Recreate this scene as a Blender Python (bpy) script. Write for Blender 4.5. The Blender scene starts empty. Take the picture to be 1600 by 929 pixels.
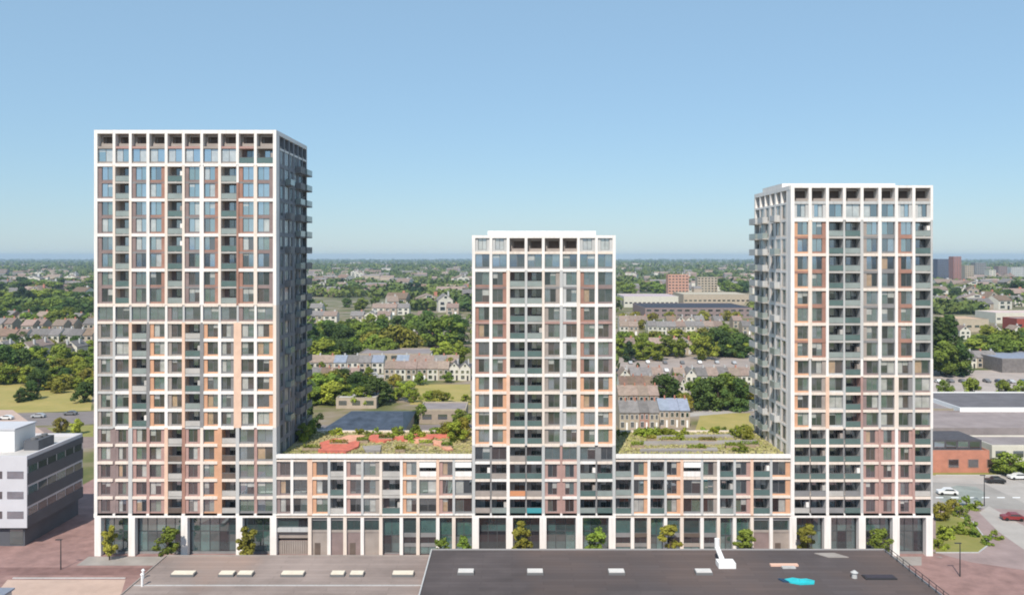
import bpy, math, random
import numpy as np
from mathutils import Vector
R = random.Random(7)
rad = math.radians
sc = bpy.context.scene
C = sc.collection
# ------------------------------------------------------------------ camera, light, exposure
CAMZ, DIST, F = 53.18, 150.0, 1320.0            # camera height, distance to the facade plane, focal length in photo pixels
cam_d = bpy.data.cameras.new('camera'); cam = bpy.data.objects.new('camera', cam_d); C.objects.link(cam)
cam.location = (0, -DIST, CAMZ); cam.rotation_euler = (rad(90), 0, 0)
cam_d.sensor_width = 36; cam_d.lens = 36*F/1600; cam_d.shift_y = -64.5/1600
cam_d.clip_start = 1; cam_d.clip_end = 60000
sc.camera = cam
SUN_EL, SUN_AZ = 47.0, 15.0                     # azimuth: degrees to the left of straight behind the camera
w = bpy.data.worlds.new('World'); sc.world = w; w.use_nodes = True
nt = w.node_tree; bg = nt.nodes['Background']
sky = nt.nodes.new('ShaderNodeTexSky'); sky.sky_type = 'NISHITA'; sky.sun_disc = False
sky.sun_elevation = rad(SUN_EL); sky.sun_rotation = rad(180+SUN_AZ)
sky.altitude = 50; sky.air_density = 1.2; sky.dust_density = 0.2; sky.ozone_density = 8.0
smx = nt.nodes.new('ShaderNodeMix'); smx.data_type = 'RGBA'; smx.inputs[0].default_value = .55
smx.inputs[7].default_value = (3.15, 4.8, 6.1, 1)                                # thin even summer haze over the clear sky
nt.links.new(sky.outputs[0], smx.inputs[6]); nt.links.new(smx.outputs[2], bg.inputs[0]); bg.inputs[1].default_value = 0.118
sd = bpy.data.lights.new('sun', 'SUN'); sd.energy = 4.5; sd.angle = rad(0.5); sd.color = (1.0, 0.92, 0.80)
so = bpy.data.objects.new('sun', sd); C.objects.link(so)
_sv = Vector((-math.sin(rad(SUN_AZ))*math.cos(rad(SUN_EL)), -math.cos(rad(SUN_AZ))*math.cos(rad(SUN_EL)), math.sin(rad(SUN_EL))))
so.rotation_euler = _sv.to_track_quat('Z', 'Y').to_euler(); so.location = (-60, -200, 200)
sc.view_settings.view_transform = 'Standard'; sc.view_settings.look = 'None'
sc.view_settings.gamma = 1; sc.view_settings.exposure = 0.12
sc.render.engine = 'CYCLES'; sc.cycles.use_denoising = True
sc.cycles.max_bounces = 5; sc.cycles.diffuse_bounces = 3; sc.cycles.glossy_bounces = 2; sc.cycles.volume_bounces = 0
sc.cycles.transparent_max_bounces = 8
sc.cycles.filter_width = 1.9

# ------------------------------------------------------------------ helpers
def X(px): return (px-800)/8.8                   # photo x -> metres on the facade plane
def Z(py): return (868-py)/8.8                   # photo y -> metres on the facade plane
def pt(px, py, z=0.0):                           # photo pixel -> point at height z
    D = (CAMZ-z)*F/(py-400.0)
    return ((px-800)*D/F, D-DIST)
def ppx(x, y): return 800+x*F/(y+DIST)

def mat(name, col, rough=0.8, scale=0.0, amt=0.15, spec=0.3, col2=None, metal=0.0, rnd=0.0, coat=None):
    m = bpy.data.materials.new(name); m.use_nodes = True
    n, l = m.node_tree.nodes, m.node_tree.links
    b = n['Principled BSDF']; b.inputs['Base Color'].default_value = (*col, 1)
    b.inputs['Roughness'].default_value = rough; b.inputs['Specular IOR Level'].default_value = spec
    b.inputs['Metallic'].default_value = metal
    if scale or rnd:
        out = None
        if scale:
            tc = n.new('ShaderNodeNewGeometry'); nz = n.new('ShaderNodeTexNoise')
            nz.inputs['Scale'].default_value = scale; nz.inputs['Detail'].default_value = 5
            nz.inputs['Roughness'].default_value = 0.6
            l.new(tc.outputs['Position'], nz.inputs['Vector'])
            mr = n.new('ShaderNodeMapRange'); mr.inputs[1].default_value = .32; mr.inputs[2].default_value = .68
            l.new(nz.outputs['Fac'], mr.inputs[0])
            mx = n.new('ShaderNodeMix'); mx.data_type = 'RGBA'
            c2 = col2 or tuple(min(1, c*(1-amt)) for c in col); c1 = col if col2 else tuple(min(1, c*(1+amt)) for c in col)
            mx.inputs[6].default_value = (*c1, 1); mx.inputs[7].default_value = (*c2, 1)
            l.new(mr.outputs[0], mx.inputs[0]); out = mx.outputs[2]
        if rnd:
            oi = n.new('ShaderNodeObjectInfo'); hs = n.new('ShaderNodeHueSaturation')
            m1 = n.new('ShaderNodeMapRange'); m1.inputs[3].default_value = 1-rnd; m1.inputs[4].default_value = 1+rnd
            l.new(oi.outputs['Random'], m1.inputs[0]); l.new(m1.outputs[0], hs.inputs['Value'])
            m2 = n.new('ShaderNodeMath'); m2.operation = 'MULTIPLY'; m2.inputs[1].default_value = 7.31
            m3 = n.new('ShaderNodeMath'); m3.operation = 'FRACT'; l.new(oi.outputs['Random'], m2.inputs[0]); l.new(m2.outputs[0], m3.inputs[0])
            m4 = n.new('ShaderNodeMapRange'); m4.inputs[3].default_value = .5-rnd*.07; m4.inputs[4].default_value = .5+rnd*.05
            l.new(m3.outputs[0], m4.inputs[0]); l.new(m4.outputs[0], hs.inputs['Hue'])
            if out is not None: l.new(out, hs.inputs['Color'])
            else: hs.inputs['Color'].default_value = (*col, 1)
            out = hs.outputs['Color']
        l.new(out, b.inputs['Base Color'])
    return m

def glass(name, col, refl, tint=(.85, .93, 1.0), rough=.03):
    m = bpy.data.materials.new(name); m.use_nodes = True
    n, l = m.node_tree.nodes, m.node_tree.links
    b = n['Principled BSDF']; b.inputs['Base Color'].default_value = (*col, 1); b.inputs['Roughness'].default_value = .5
    tc = n.new('ShaderNodeNewGeometry'); nz = n.new('ShaderNodeTexNoise'); nz.inputs['Scale'].default_value = .9
    l.new(tc.outputs['Position'], nz.inputs['Vector'])
    mx = n.new('ShaderNodeMix'); mx.data_type = 'RGBA'
    mx.inputs[6].default_value = (*[c*.55 for c in col], 1); mx.inputs[7].default_value = (*[min(1, c*1.5) for c in col], 1)
    l.new(nz.outputs['Fac'], mx.inputs[0]); l.new(mx.outputs[2], b.inputs['Base Color'])
    g = n.new('ShaderNodeBsdfGlossy'); g.inputs['Roughness'].default_value = rough; g.inputs['Color'].default_value = (*tint, 1)
    s = n.new('ShaderNodeMixShader'); s.inputs[0].default_value = refl
    l.new(b.outputs[0], s.inputs[1]); l.new(g.outputs[0], s.inputs[2]); l.new(s.outputs[0], n['Material Output'].inputs[0])
    return m

def streaky(name, col, amt=.24):
    m = mat(name, col, .7, .22, .05); n, l = m.node_tree.nodes, m.node_tree.links
    b = n['Principled BSDF']; src = b.inputs['Base Color'].links[0].from_socket
    g = n.new('ShaderNodeNewGeometry'); mp = n.new('ShaderNodeMapping'); mp.inputs['Scale'].default_value = (2.2, 2.2, .16)
    t = n.new('ShaderNodeTexNoise'); t.inputs['Scale'].default_value = 1.0; t.inputs['Detail'].default_value = 6
    l.new(g.outputs['Position'], mp.inputs[0]); l.new(mp.outputs[0], t.inputs['Vector'])
    r = n.new('ShaderNodeMapRange'); r.inputs[1].default_value = .48; r.inputs[2].default_value = .75; r.inputs[3].default_value = 0; r.inputs[4].default_value = amt*2
    l.new(t.outputs['Fac'], r.inputs[0])
    x = n.new('ShaderNodeMix'); x.data_type = 'RGBA'; l.new(r.outputs[0], x.inputs[0]); l.new(src, x.inputs[6]); x.inputs[7].default_value = (*[c*.62 for c in col], 1)
    l.new(x.outputs[2], b.inputs['Base Color']); return m
def roofing(name, col, seam=1.1):
    m = mat(name, col, .95, .09, .26); n, l = m.node_tree.nodes, m.node_tree.links
    b = n['Principled BSDF']; src = b.inputs['Base Color'].links[0].from_socket
    g = n.new('ShaderNodeNewGeometry'); br = n.new('ShaderNodeTexBrick'); br.inputs['Scale'].default_value = 1.0
    br.inputs['Brick Width'].default_value = 9.0; br.inputs['Row Height'].default_value = seam; br.inputs['Mortar Size'].default_value = .035
    br.inputs['Color1'].default_value = (1, 1, 1, 1); br.inputs['Color2'].default_value = (.86, .86, .86, 1); br.inputs['Mortar'].default_value = (.68, .68, .68, 1)
    l.new(g.outputs['Position'], br.inputs['Vector'])
    t = n.new('ShaderNodeTexNoise'); t.inputs['Scale'].default_value = .045; t.inputs['Detail'].default_value = 8; l.new(g.outputs['Position'], t.inputs['Vector'])
    r = n.new('ShaderNodeMapRange'); r.inputs[1].default_value = .52; r.inputs[2].default_value = .66; r.inputs[3].default_value = 0; r.inputs[4].default_value = .55; l.new(t.outputs['Fac'], r.inputs[0])
    y = n.new('ShaderNodeMix'); y.data_type = 'RGBA'; l.new(r.outputs[0], y.inputs[0]); l.new(src, y.inputs[6]); y.inputs[7].default_value = (*[min(1, c*1.7+.02) for c in col[:1]], col[1]*1.45+.015, col[2]*1.3+.01, 1)
    x = n.new('ShaderNodeMix'); x.data_type = 'RGBA'; x.blend_type = 'MULTIPLY'; x.inputs[0].default_value = 1; l.new(y.outputs[2], x.inputs[6]); l.new(br.outputs['Color'], x.inputs[7])
    l.new(x.outputs[2], b.inputs['Base Color']); return m
M = {
 'white': streaky('white_concrete', (.82, .78, .755)),
 'cream': streaky('cream_concrete', (.76, .66, .585)),
 'grey': streaky('pale_grey_concrete', (.50, .50, .50)),
 'shadeflank': mat('shaded_flank_cladding', (.22, .225, .25), .7, .4, .15),  # darker tone for flanks away from the sun, shade painted into the colour
 'mid': mat('grey_cladding', (.23, .225, .23), .7, .4, .12),
 'beige': mat('beige_cladding', (.33, .285, .26), .8, .5, .12),
 'peach': mat('peach_brick', (.72, .50, .385), .85, .6, .08),
 'orange': mat('orange_brick', (.58, .33, .21), .85, .6, .10),
 'terra': mat('terracotta_brick', (.34, .19, .15), .85, .6, .12),
 'brown': mat('mauve_brown_brick', (.25, .19, .185), .85, .6, .12),
 'pink': mat('pink_brick', (.40, .255, .23), .85, .6, .10),
 'dbrown': mat('dark_brown_lining', (.13, .10, .085), .8, .6, .2),
 'alu': mat('window_frame_metal', (.16, .16, .165), .5),
 'dalu': mat('dark_frame_metal', (.07, .075, .08), .45),
 'slab': mat('loggia_concrete', (.45, .43, .41), .8, .5, .1),
 'frost': mat('frosted_balustrade_glass', (.27, .31, .30), .15, .5, .1, spec=.8),
 'tealb': mat('teal_balustrade_glass', (.10, .155, .15), .12, .5, .1, spec=.8),
 'aqua': mat('dull_aqua_screen', (.06, .30, .34), .6),
 'turq': mat('turquoise_cloth', (.03, .50, .56), .6, .6, .15),
 'orc': mat('orange_cloth', (.60, .27, .14), .7),
 'asphalt': mat('asphalt', (.075, .07, .072), .95, .35, .25),
 'roofdk': roofing('dark_bitumen_roof', (.095, .080, .082)),
 'rooflt': roofing('grey_lilac_roof', (.29, .235, .215)),
 'redpave': mat('red_brick_paving', (.29, .18, .165), .95, .35, .22),
 'palepave': mat('pale_pink_paving', (.50, .37, .31), .95, .3, .1),
 'greypave': mat('grey_paving', (.33, .30, .28), .95, .3, .15),
 'trackred': mat('red_rubber_path', (.60, .17, .12), .9, .8, .2),
 'tracksalm': mat('salmon_path', (.70, .36, .25), .9, .8, .15),
 'dark': mat('dark_metal', (.04, .04, .045), .5),
 'tyre': mat('tyre_rubber', (.02, .02, .02), .8),
 'bark': mat('bark', (.09, .065, .045), .95, 3, .25),
 'brick': mat('orange_red_brick', (.46, .20, .14), .9, .6, .12),
 'office': mat('office_grey_panels', (.56, .56, .60), .6, .3, .05),
 'officed': mat('office_dark_and_shade_panels', (.10, .105, .12), .6, .3, .1),  # dark base and roof unit; also the office flank, with its shade painted in
 'gravel': mat('pale_gravel_roof', (.50, .48, .47), .95, .7, .1),
 'hallroof': mat('warm_grey_roof', (.27, .235, .235), .9, .2, .15),
 'solar': mat('blue_solar_roof', (.055, .068, .095), .5, .4, .4, spec=.4),
 'whitep': mat('white_paint', (.82, .82, .82), .6, .3, .04),
}
GL = [glass('dark_glass', (.018, .024, .028), .34), glass('teal_glass', (.08, .125, .125), .46), glass('blue_glass', (.10, .14, .18), .54),
      glass('curtained_glass', (.42, .42, .40), .25), glass('brown_glass', (.05, .032, .03), .22), glass('green_glass', (.10, .15, .115), .34),
      glass('black_glass', (.006, .008, .01), .20), glass('warm_curtain_glass', (.40, .27, .17), .22)]
SHOPG = [glass('shop_glass_dark', (.03, .06, .06), .28), glass('shop_glass_teal', (.06, .13, .125), .30), glass('shop_glass_black', (.008, .01, .014), .14)]

class MB:
    def __init__(s): s.v, s.f, s.m, s.ms = [], [], [], []
    def mi(s, m):
        if m not in s.ms: s.ms.append(m)
        return s.ms.index(m)
    def add(s, vs, fs, m):
        o = len(s.v); k = s.mi(m); s.v += [tuple(v) for v in vs]
        for f in fs: s.f.append([o+i for i in f]); s.m.append(k)
    def box(s, x0, x1, y0, y1, z0, z1, m, fr=None):
        vs = [(x, y, z) for x in (x0, x1) for y in (y0, y1) for z in (z0, z1)]
        fs = [(0, 1, 3, 2), (4, 6, 7, 5), (0, 4, 5, 1), (2, 3, 7, 6), (0, 2, 6, 4), (1, 5, 7, 3)]
        if fr: vs = [fr(*v) for v in vs]
        s.add(vs, fs, m)
    def cyl(s, p, r0, r1, h, m, n=10, q=None):
        a = Vector(p); b = Vector(q) if q else a+Vector((0, 0, h)); d = (b-a).normalized()
        e = d.orthogonal().normalized(); g = d.cross(e)
        vs = [a+(e*math.cos(t)+g*math.sin(t))*r0 for t in [2*math.pi*i/n for i in range(n)]]
        vs += [b+(e*math.cos(t)+g*math.sin(t))*r1 for t in [2*math.pi*i/n for i in range(n)]]
        fs = [(i, (i+1) % n, n+(i+1) % n, n+i) for i in range(n)]+[tuple(range(n))[::-1], tuple(range(n, 2*n))]
        s.add(vs, fs, m)
    def poly(s, pts, z0, z1, m):                 # prism over a polygon
        n = len(pts); vs = [(x, y, z0) for x, y in pts]+[(x, y, z1) for x, y in pts]
        s.add(vs, [tuple(range(n))[::-1], tuple(range(n, 2*n))]+[(i, (i+1) % n, n+(i+1) % n, n+i) for i in range(n)], m)
    def sheet(s, pts, z, m): s.add([(x, y, z) for x, y in pts], [tuple(range(len(pts)))], m)
    def mesh(s, name):
        me = bpy.data.meshes.new(name); me.from_pydata(s.v, [], s.f)
        for m in s.ms: me.materials.append(m)
        me.polygons.foreach_set('material_index', s.m); me.update(); return me
    def build(s, name, parent=None, loc=None):
        o = bpy.data.objects.new(name, s.mesh(name)); C.objects.link(o); o.parent = parent
        if loc: o.location = loc
        return o

def empty(name, loc=(0, 0, 0), rz=0):
    o = bpy.data.objects.new(name, None); C.objects.link(o); o.location = loc; o.rotation_euler = (0, 0, rz); o.empty_display_size = 1; return o
def tag(o, label=None, cat=None, group=None, kind=None):
    if label: o['label'] = label
    if cat: o['category'] = cat
    if group: o['group'] = group
    if kind: o['kind'] = kind
    return o
def kids(o): return [c for c in KID.get(o.name, [])]
KID = {}
def reg(root, *cs):
    KID.setdefault(root.name, []).extend(cs); return root
def copy_tree(o, parent=None):
    c = o.copy(); C.objects.link(c); c.parent = parent
    ch = [copy_tree(k, c) for k in KID.get(o.name, [])]
    KID[c.name] = ch
    return c

# ------------------------------------------------------------------ ground and sky haze
def sheet(name, pts, z, m):
    b = MB(); b.sheet(pts, z, m); o = b.build(name); tag(o, kind='structure'); return o
gm = mat('ground', (.20, .17, .12), .95)
n, l = gm.node_tree.nodes, gm.node_tree.links
geo = n.new('ShaderNodeNewGeometry')
def nz(scale, det=4):
    t = n.new('ShaderNodeTexNoise'); t.inputs['Scale'].default_value = scale; t.inputs['Detail'].default_value = det
    l.new(geo.outputs['Position'], t.inputs['Vector']); return t.outputs['Fac']
def ramp(src, a, b_, stops):
    r = n.new('ShaderNodeValToRGB'); el = r.color_ramp.elements
    el[0].position = stops[0][0]; el[0].color = (*stops[0][1], 1); el[1].position = stops[-1][0]; el[1].color = (*stops[-1][1], 1)
    for p_, c_ in stops[1:-1]:
        e = el.new(p_); e.color = (*c_, 1)
    l.new(src, r.inputs[0]); return r.outputs[0]
c_near = ramp(nz(.035, 6), 0, 1, [(.36, (.075, .10, .03)), (.45, (.15, .15, .055)), (.52, (.25, .20, .13)), (.6, (.30, .25, .21))])
c_far = ramp(nz(.0035, 5), 0, 1, [(.34, (.06, .09, .035)), (.46, (.12, .13, .06)), (.52, (.26, .23, .17)), (.60, (.11, .13, .06)), (.7, (.3, .26, .2))])
ln = n.new('ShaderNodeVectorMath'); ln.operation = 'LENGTH'; l.new(geo.outputs['Position'], ln.inputs[0])
mrg = n.new('ShaderNodeMapRange'); mrg.inputs[1].default_value = 500; mrg.inputs[2].default_value = 1200; l.new(ln.outputs['Value'], mrg.inputs[0])
gx = n.new('ShaderNodeMix'); gx.data_type = 'RGBA'; l.new(mrg.outputs[0], gx.inputs[0]); l.new(c_near, gx.inputs[6]); l.new(c_far, gx.inputs[7])
l.new(gx.outputs[2], n['Principled BSDF'].inputs['Base Color'])
GR = 12700
sheet('ground', [(-GR, -GR), (GR, -GR), (GR, GR), (-GR, GR)], 0, gm)

hb = MB(); hm = bpy.data.materials.new('haze_air'); hm.use_nodes = True
hn = hm.node_tree; hn.nodes.clear(); ho = hn.nodes.new('ShaderNodeOutputMaterial'); pv = hn.nodes.new('ShaderNodeVolumePrincipled')
pv.inputs['Color'].default_value = (.58, .78, 1.0, 1); pv.inputs['Density'].default_value = 8.5e-5; pv.inputs['Anisotropy'].default_value = 0.0
hn.links.new(pv.outputs[0], ho.inputs['Volume'])
hb.box(-GR-500, GR+500, -GR-500, GR+500, -1.0, 78.5, hm)
hz = hb.build('haze'); tag(hz, kind='stuff')

# paving, streets, lawns near the complex
sheet('street', [(-300, -60), (300, -60), (300, 1.5), (-300, 1.5)], .004, M['redpave'])
sheet('pavement', [(-100, 1.5), (-74.5, 1.5), (-74.5, 60), (-100, 60)], .006, M['redpave'])
sheet('forecourt', [pt(12, 905), pt(196, 905), pt(170, 990), pt(-60, 990)], .008, M['palepave'])
sheet('pavement', [(-96, -9), (-56, -9), (-56, -5.5), (-96, -5.5)], .008, mat('dark_brick_strip', (.22, .13, .12), .95, .4, .2))
sheet('pavement', [(-75, -4.6), (52, -4.6), (76, -4.6), (76, -.3), (-75, -.3)], .012, M['greypave'])

# ------------------------------------------------------------------ facades
class Frame:                                     # u along the wall, d inward from the front plane, z up
    def __init__(s, o, u, n): s.o, s.u, s.n = o, u, n
    def __call__(s, u, d, z): return (s.o[0]+s.u[0]*u+s.n[0]*d, s.o[1]+s.u[1]*u+s.n[1]*d, z)
FRONT = Frame((0, 0), (1, 0), (0, 1))
DEP = 2.2
class Bld:
    def __init__(s, name, loc, seed):
        s.root = empty(name, loc); s.b = {}; s.win = []; s.bal = []; s.rr = random.Random(seed)
    def mb(s, k): return s.b.setdefault(k, MB())
    def box(s, key, F_, u0, u1, d0, d1, z0, z1, m):
        if key in ('ground_column', 'balcony_screen', 'awning', 'plinth'):
            g = MB(); g.box(u0, u1, d0, d1, z0, z1, M[m], F_); g.build(key, s.root); return
        s.mb(key).box(u0, u1, d0, d1, z0, z1, M[m] if isinstance(m, str) else m, F_)
    def window(s, F_, u0, u1, z0, z1, d, mats, split=True, fm='alu', glist=None):
        s.win.append((F_, u0, u1, z0, z1, d, mats, split, fm, glist or GL))
    def winmesh(s, w_, fb, pb):
        F_, u0, u1, z0, z1, d, mats, split, fm, G_ = w_
        t = .065; m = M[fm]
        fb.box(u0, u1, d-.05, d+.06, z1-t, z1, m, F_); fb.box(u0, u1, d-.05, d+.06, z0, z0+t, m, F_)
        fb.box(u0, u0+t, d-.05, d+.06, z0+t, z1-t, m, F_); fb.box(u1-t, u1, d-.05, d+.06, z0+t, z1-t, m, F_)
        n_ = split if isinstance(split, int) and split > 1 else (2 if split and (u1-u0) > 1.1 else 1)
        for k in range(n_):
            a = u0+t+(u1-u0-2*t)*k/n_; b_ = u0+t+(u1-u0-2*t)*(k+1)/n_
            if k: fb.box(a-.035, a+.035, d-.045, d+.055, z0+t, z1-t, m, F_)
            e = [s.rr.uniform(-.012, .012) for _ in range(4)]
            vs = [F_(a, d+e[0], z0+t), F_(b_, d+e[1], z0+t), F_(b_, d+e[1]+e[2], z1-t), F_(a, d+e[0]+e[2], z1-t)]
            g = G_[mats[k % len(mats)]]
            pb.add(vs, [(0, 1, 2, 3)], g)
            if s.rr.random() < .14 and z1-z0 > 1.6 and G_ is GL:              # roller blind behind the glass
                zz = z1-t-(z1-z0)*s.rr.uniform(.2, .5)
                pb.add([F_(a, d-.004+e[0], zz), F_(b_, d-.004+e[1], zz), F_(b_, d-.004+e[1]+e[2], z1-t), F_(a, d-.004+e[0]+e[2], z1-t)], [(0, 1, 2, 3)], GL[3])
    def cell(s, F_, u0, u1, z0, z1, ty, pm, gl, bal='tealb'):
        r = s.rr; w_ = u1-u0
        pick = lambda: [7, r.choice(gl)] if r.random() < .05 else [r.choice(gl), r.choice(gl)]
        sp = .28; fl = F_ is not FRONT; p1, p2, p3, w1 = (.06, .06, .08, .16) if fl else (.28, .24, .30, .44)
        if ty == 'W':
            s.box('wall', F_, u0, u1, p1, DEP, z0, z0+.3, pm); s.window(F_, u0, u1, z0+.3, z1, w1, pick())
        elif ty in 'LRN':
            a, b_ = (u0+w_*.25, u1) if ty == 'L' else (u0, u1-w_*.25) if ty == 'R' else (u0+w_*.2, u1-w_*.2)
            if ty in 'LN': s.box('wall', F_, u0, a, p2, DEP, z0, z1, pm)
            if ty in 'RN': s.box('wall', F_, b_, u1, p2, DEP, z0, z1, pm)
            s.box('wall', F_, a, b_, p3, DEP, z0, z0+sp, pm); s.window(F_, a, b_, z0+sp, z1, w1, pick())
        elif ty == 'G':
            wm = r.choice(['mid', 'brown', 'beige'])
            s.box('wall', F_, u0, u0+w_*.3, 1.95, DEP, z0, z1, wm)
            s.window(F_, u0+w_*.3, u1, z0+.1, z1-.15, 2.0, [r.choice([0, 0, 6, 1, 3]), r.choice([0, 6, 4])])
            s.bal.append((F_, u0, u1, z0, bal, .12))
            if r.random() < .14: s.box('balcony_screen', F_, u1-.5, u1, .35, 1.7, z0, z0+1.9, r.choice(['beige', 'slab', 'white']))
        elif ty == 'P':
            s.box('wall', F_, u0, u1, 1.9, DEP, z0, z1, 'beige')
            s.box('wall', F_, u0+w_*.3, u0+w_*.95, 1.82, 1.9, z0+.6, z0+(z1-z0)*.82, 'dbrown')
            s.box('wall', F_, u0, u0+w_*.18, 1.2, 1.9, z0, z1, 'beige')
            s.box('wall', F_, u0+w_*.18, u1, .5, .62, z0, z0+.55, 'beige')
            s.box('wall', F_, u0+w_*.18, u1, 1.0, 1.15, z1-.5, z1-.15, 'beige')
    def finish(s):
        root = s.root
        for k, b_ in s.b.items(): b_.build(k, root)
        s.win.sort(key=lambda w_: -(w_[2]-w_[1])*(w_[4]-w_[3])*(1 if w_[0] is FRONT else .2))
        for w_ in s.win[:100]:
            fb, pb = MB(), MB(); s.winmesh(w_, fb, pb)
            fo = fb.build('window', root); pb.build('pane', fo)
        if len(s.win) > 100:
            fb = MB()
            for w_ in s.win[100:]: s.winmesh(w_, fb, fb)
            tag(fb.build('window', root), kind='stuff')
        for i, (F_, u0, u1, z0, m, d) in enumerate(s.bal[:100]):
            g = MB(); g.box(u0+.02, u1-.02, d, d+.04, z0+.08, z0+1.02, M[m], F_)
            o = g.build('balustrade', root)
            h = MB(); h.box(u0+.02, u1-.02, d-.02, d+.06, z0+1.02, z0+1.09, M['alu'], F_); h.build('handrail', o)

def grid(B, F_, us, zs, pier, band, cell, key='facade_frame'):
    """us: pier centre lines, zs: floor lines. pier(i,f), band(i,f) -> (material, size, depth)"""
    nf = len(zs)-1
    sc_ = lambda t, k: t and (t[0], t[1]*k, t[2])
    pier0, band0 = pier, band
    pier = lambda i, f: sc_(pier0(i, f), .88)
    band = lambda i, f: sc_(band0(i, f), .88 if 0 < f < len(zs)-1 else 1)
    wid = [[pier(i, f) for f in range(nf)] for i in range(len(us))]
    for i, u in enumerate(us):
        f = 0
        while f < nf:                            # merge equal runs into one pier
            g = f
            while g+1 < nf and wid[i][g+1] == wid[i][f]: g += 1
            p = wid[i][f]
            if p: B.box(key, F_, u-p[1]/2, u+p[1]/2, p[2], DEP, zs[f], zs[g+1], p[0])
            f = g+1
    for f in range(nf):
        for i in range(len(us)-1):
            a, b_ = wid[i][f], wid[i+1][f]
            u0 = us[i]+(a[1]/2 if a else 0); u1 = us[i+1]-(b_[1]/2 if b_ else 0)
            bd = band(i, f); bt = band(i, f+1)
            B.box(key, F_, u0, u1, bd[2], DEP, zs[f]-(bd[1]/2 if f else 0), zs[f]+bd[1]/2, bd[0])
            if f == nf-1: B.box(key, F_, u0, u1, bt[2], DEP, zs[f+1]-bt[1]/2, zs[f+1]-.02, bt[0])
            if a is None: u0 = us[i]
            cell(i, f, u0, u1, zs[f]+bd[1]/2, zs[f+1]-bt[1]/2)

UP = [1, 2, 2, 1, 5, 3, 0]; LOWG = [0, 0, 6, 1, 4, 6, 0, 1, 0, 3]; TEAL = [1, 5, 1, 0]  # upper panes bluer and brighter, lower darker: sky reflection put into the glass choice
def ground_floor(B, cols, z1, wid_, spans, x0, x1):
    """tall glazed ground floor between fat columns"""
    B.box('facade_frame', FRONT, x0, x1, -.06, DEP, z1-.38, z1+.30, 'white')
    for c in cols: B.box('ground_column', FRONT, c-wid_/2, c+wid_/2, -.1, 1.1, 0, z1-.38, 'white')
    for (a, b_, ty) in spans:
        if ty == 'glass':
            B.box('plinth', FRONT, a, b_, 1.2, DEP, 0, .35, 'mid')
            k = max(1, round((b_-a)/1.6))
            for j in range(k):
                u0 = a+(b_-a)*j/k; u1 = a+(b_-a)*(j+1)/k
                B.window(FRONT, u0, u1, .35, 4.0, 1.5, [B.rr.choice([0, 1, 2, 0])], False, 'dalu', SHOPG)
                B.window(FRONT, u0, u1, 4.0, z1-.38, 1.5, [B.rr.choice([0, 1, 0])], False, 'dalu', SHOPG)
        elif ty == 'slim':
            B.window(FRONT, a, b_, 4.2, z1-.38, .5, [B.rr.choice([1, 1, 0])], False, 'alu', SHOPG)
            B.window(FRONT, a, b_, .2, 3.1, .6, [B.rr.choice([0, 1])], True, 'dalu', SHOPG)
            B.box('plinth', FRONT, a, b_, .4, DEP, 3.1, 4.2, B.rr.choice(['mid', 'beige', 'brown', 'mid']))
        elif ty == 'solid':
            B.window(FRONT, a, b_, 4.5, z1-.7, .5, [0, 2], True, 'dalu', SHOPG)
            B.box('plinth', FRONT, a, b_, .35, DEP, 0, 4.5, 'beige'); B.box('facade_frame', FRONT, a, b_, .2, DEP, z1-.7, z1-.38, 'beige')
        elif ty == 'garage':
            B.window(FRONT, a, b_, 5.2, z1-.38, .8, [0, 0, 3], 3, 'dalu', SHOPG)
            B.box('plinth', FRONT, a, b_, .2, DEP, 4.1, 5.2, 'grey'); B.box('plinth', FRONT, a, b_, .9, DEP, 2.9, 4.1, 'beige')
            B.box('plinth', FRONT, a, b_, 1.5, DEP, 2.4, 2.9, 'dbrown')
            g = MB()
            kk = int((b_-a)/.35)
            for j in range(kk): g.box(a+j*(b_-a)/kk+.03, a+(j+1)*(b_-a)/kk-.03, .8, .9, 0, 2.4, M['beige'])
            B.box('plinth', FRONT, a, b_, 1.0, DEP, 0, 2.4, 'brown')
            g.build('slatted_door', B.root)

def side(B, xface, sgn, zs, y0, y1, lit, balc_from):
    """the flank of a tower: sgn=+1 faces +X"""
    F_ = Frame((xface, 0), (0, 1), (-sgn, 0))
    k = 6; us = [y0+(y1-y0)*i/k for i in range(k+1)]
    pm = 'white' if lit else 'shadeflank'  # sunny flank painted paler, shaded flank darker: light put into the cladding colours
    tot = len(zs)-1
    def pier(i, f):
        return (pm, .9 if i in (2, 3) else .6, .02) if i not in (0,) else (pm, .4, .02)
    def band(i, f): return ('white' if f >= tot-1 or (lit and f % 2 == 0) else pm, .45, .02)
    def cell(i, f, u0, u1, a, b_):
        if f >= tot-1: return B.cell(F_, u0, u1, a, b_, 'P', 'beige', LOWG)
        ty = ['N', 'W', 'N', 'N', 'L', 'G'][i]
        B.cell(F_, u0, u1, a, b_, ty, 'cream' if lit else 'shadeflank', [3, 3, 2] if i == 1 else [0, 6, 1, 3], 'frost')
    grid(B, F_, us, zs, pier, band, cell, 'flank_frame')
    for f in range(balc_from, tot-1):            # balconies jutting from the rear half of the flank
        for (ya, yb, off) in ((y1-3.6, y1+.7, 0), (y1-8.6, y1-5.2, 0), (y1-16, y1-13.2, 1)):
            if (f+off) % 2 and off: continue
            bw = 1.0
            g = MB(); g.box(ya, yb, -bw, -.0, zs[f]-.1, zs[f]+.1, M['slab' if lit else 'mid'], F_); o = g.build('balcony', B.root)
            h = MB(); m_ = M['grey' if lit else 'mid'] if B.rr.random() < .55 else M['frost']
            h.box(ya, yb, -bw, -bw+.05, zs[f]+.12, zs[f]+1.15, m_, F_); h.box(ya, ya+.05, -bw+.05, -.0, zs[f]+.12, zs[f]+1.15, m_, F_)
            h.box(yb-.05, yb, -bw+.05, -.0, zs[f]+.12, zs[f]+1.15, m_, F_); h.build('railing', o)

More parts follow.
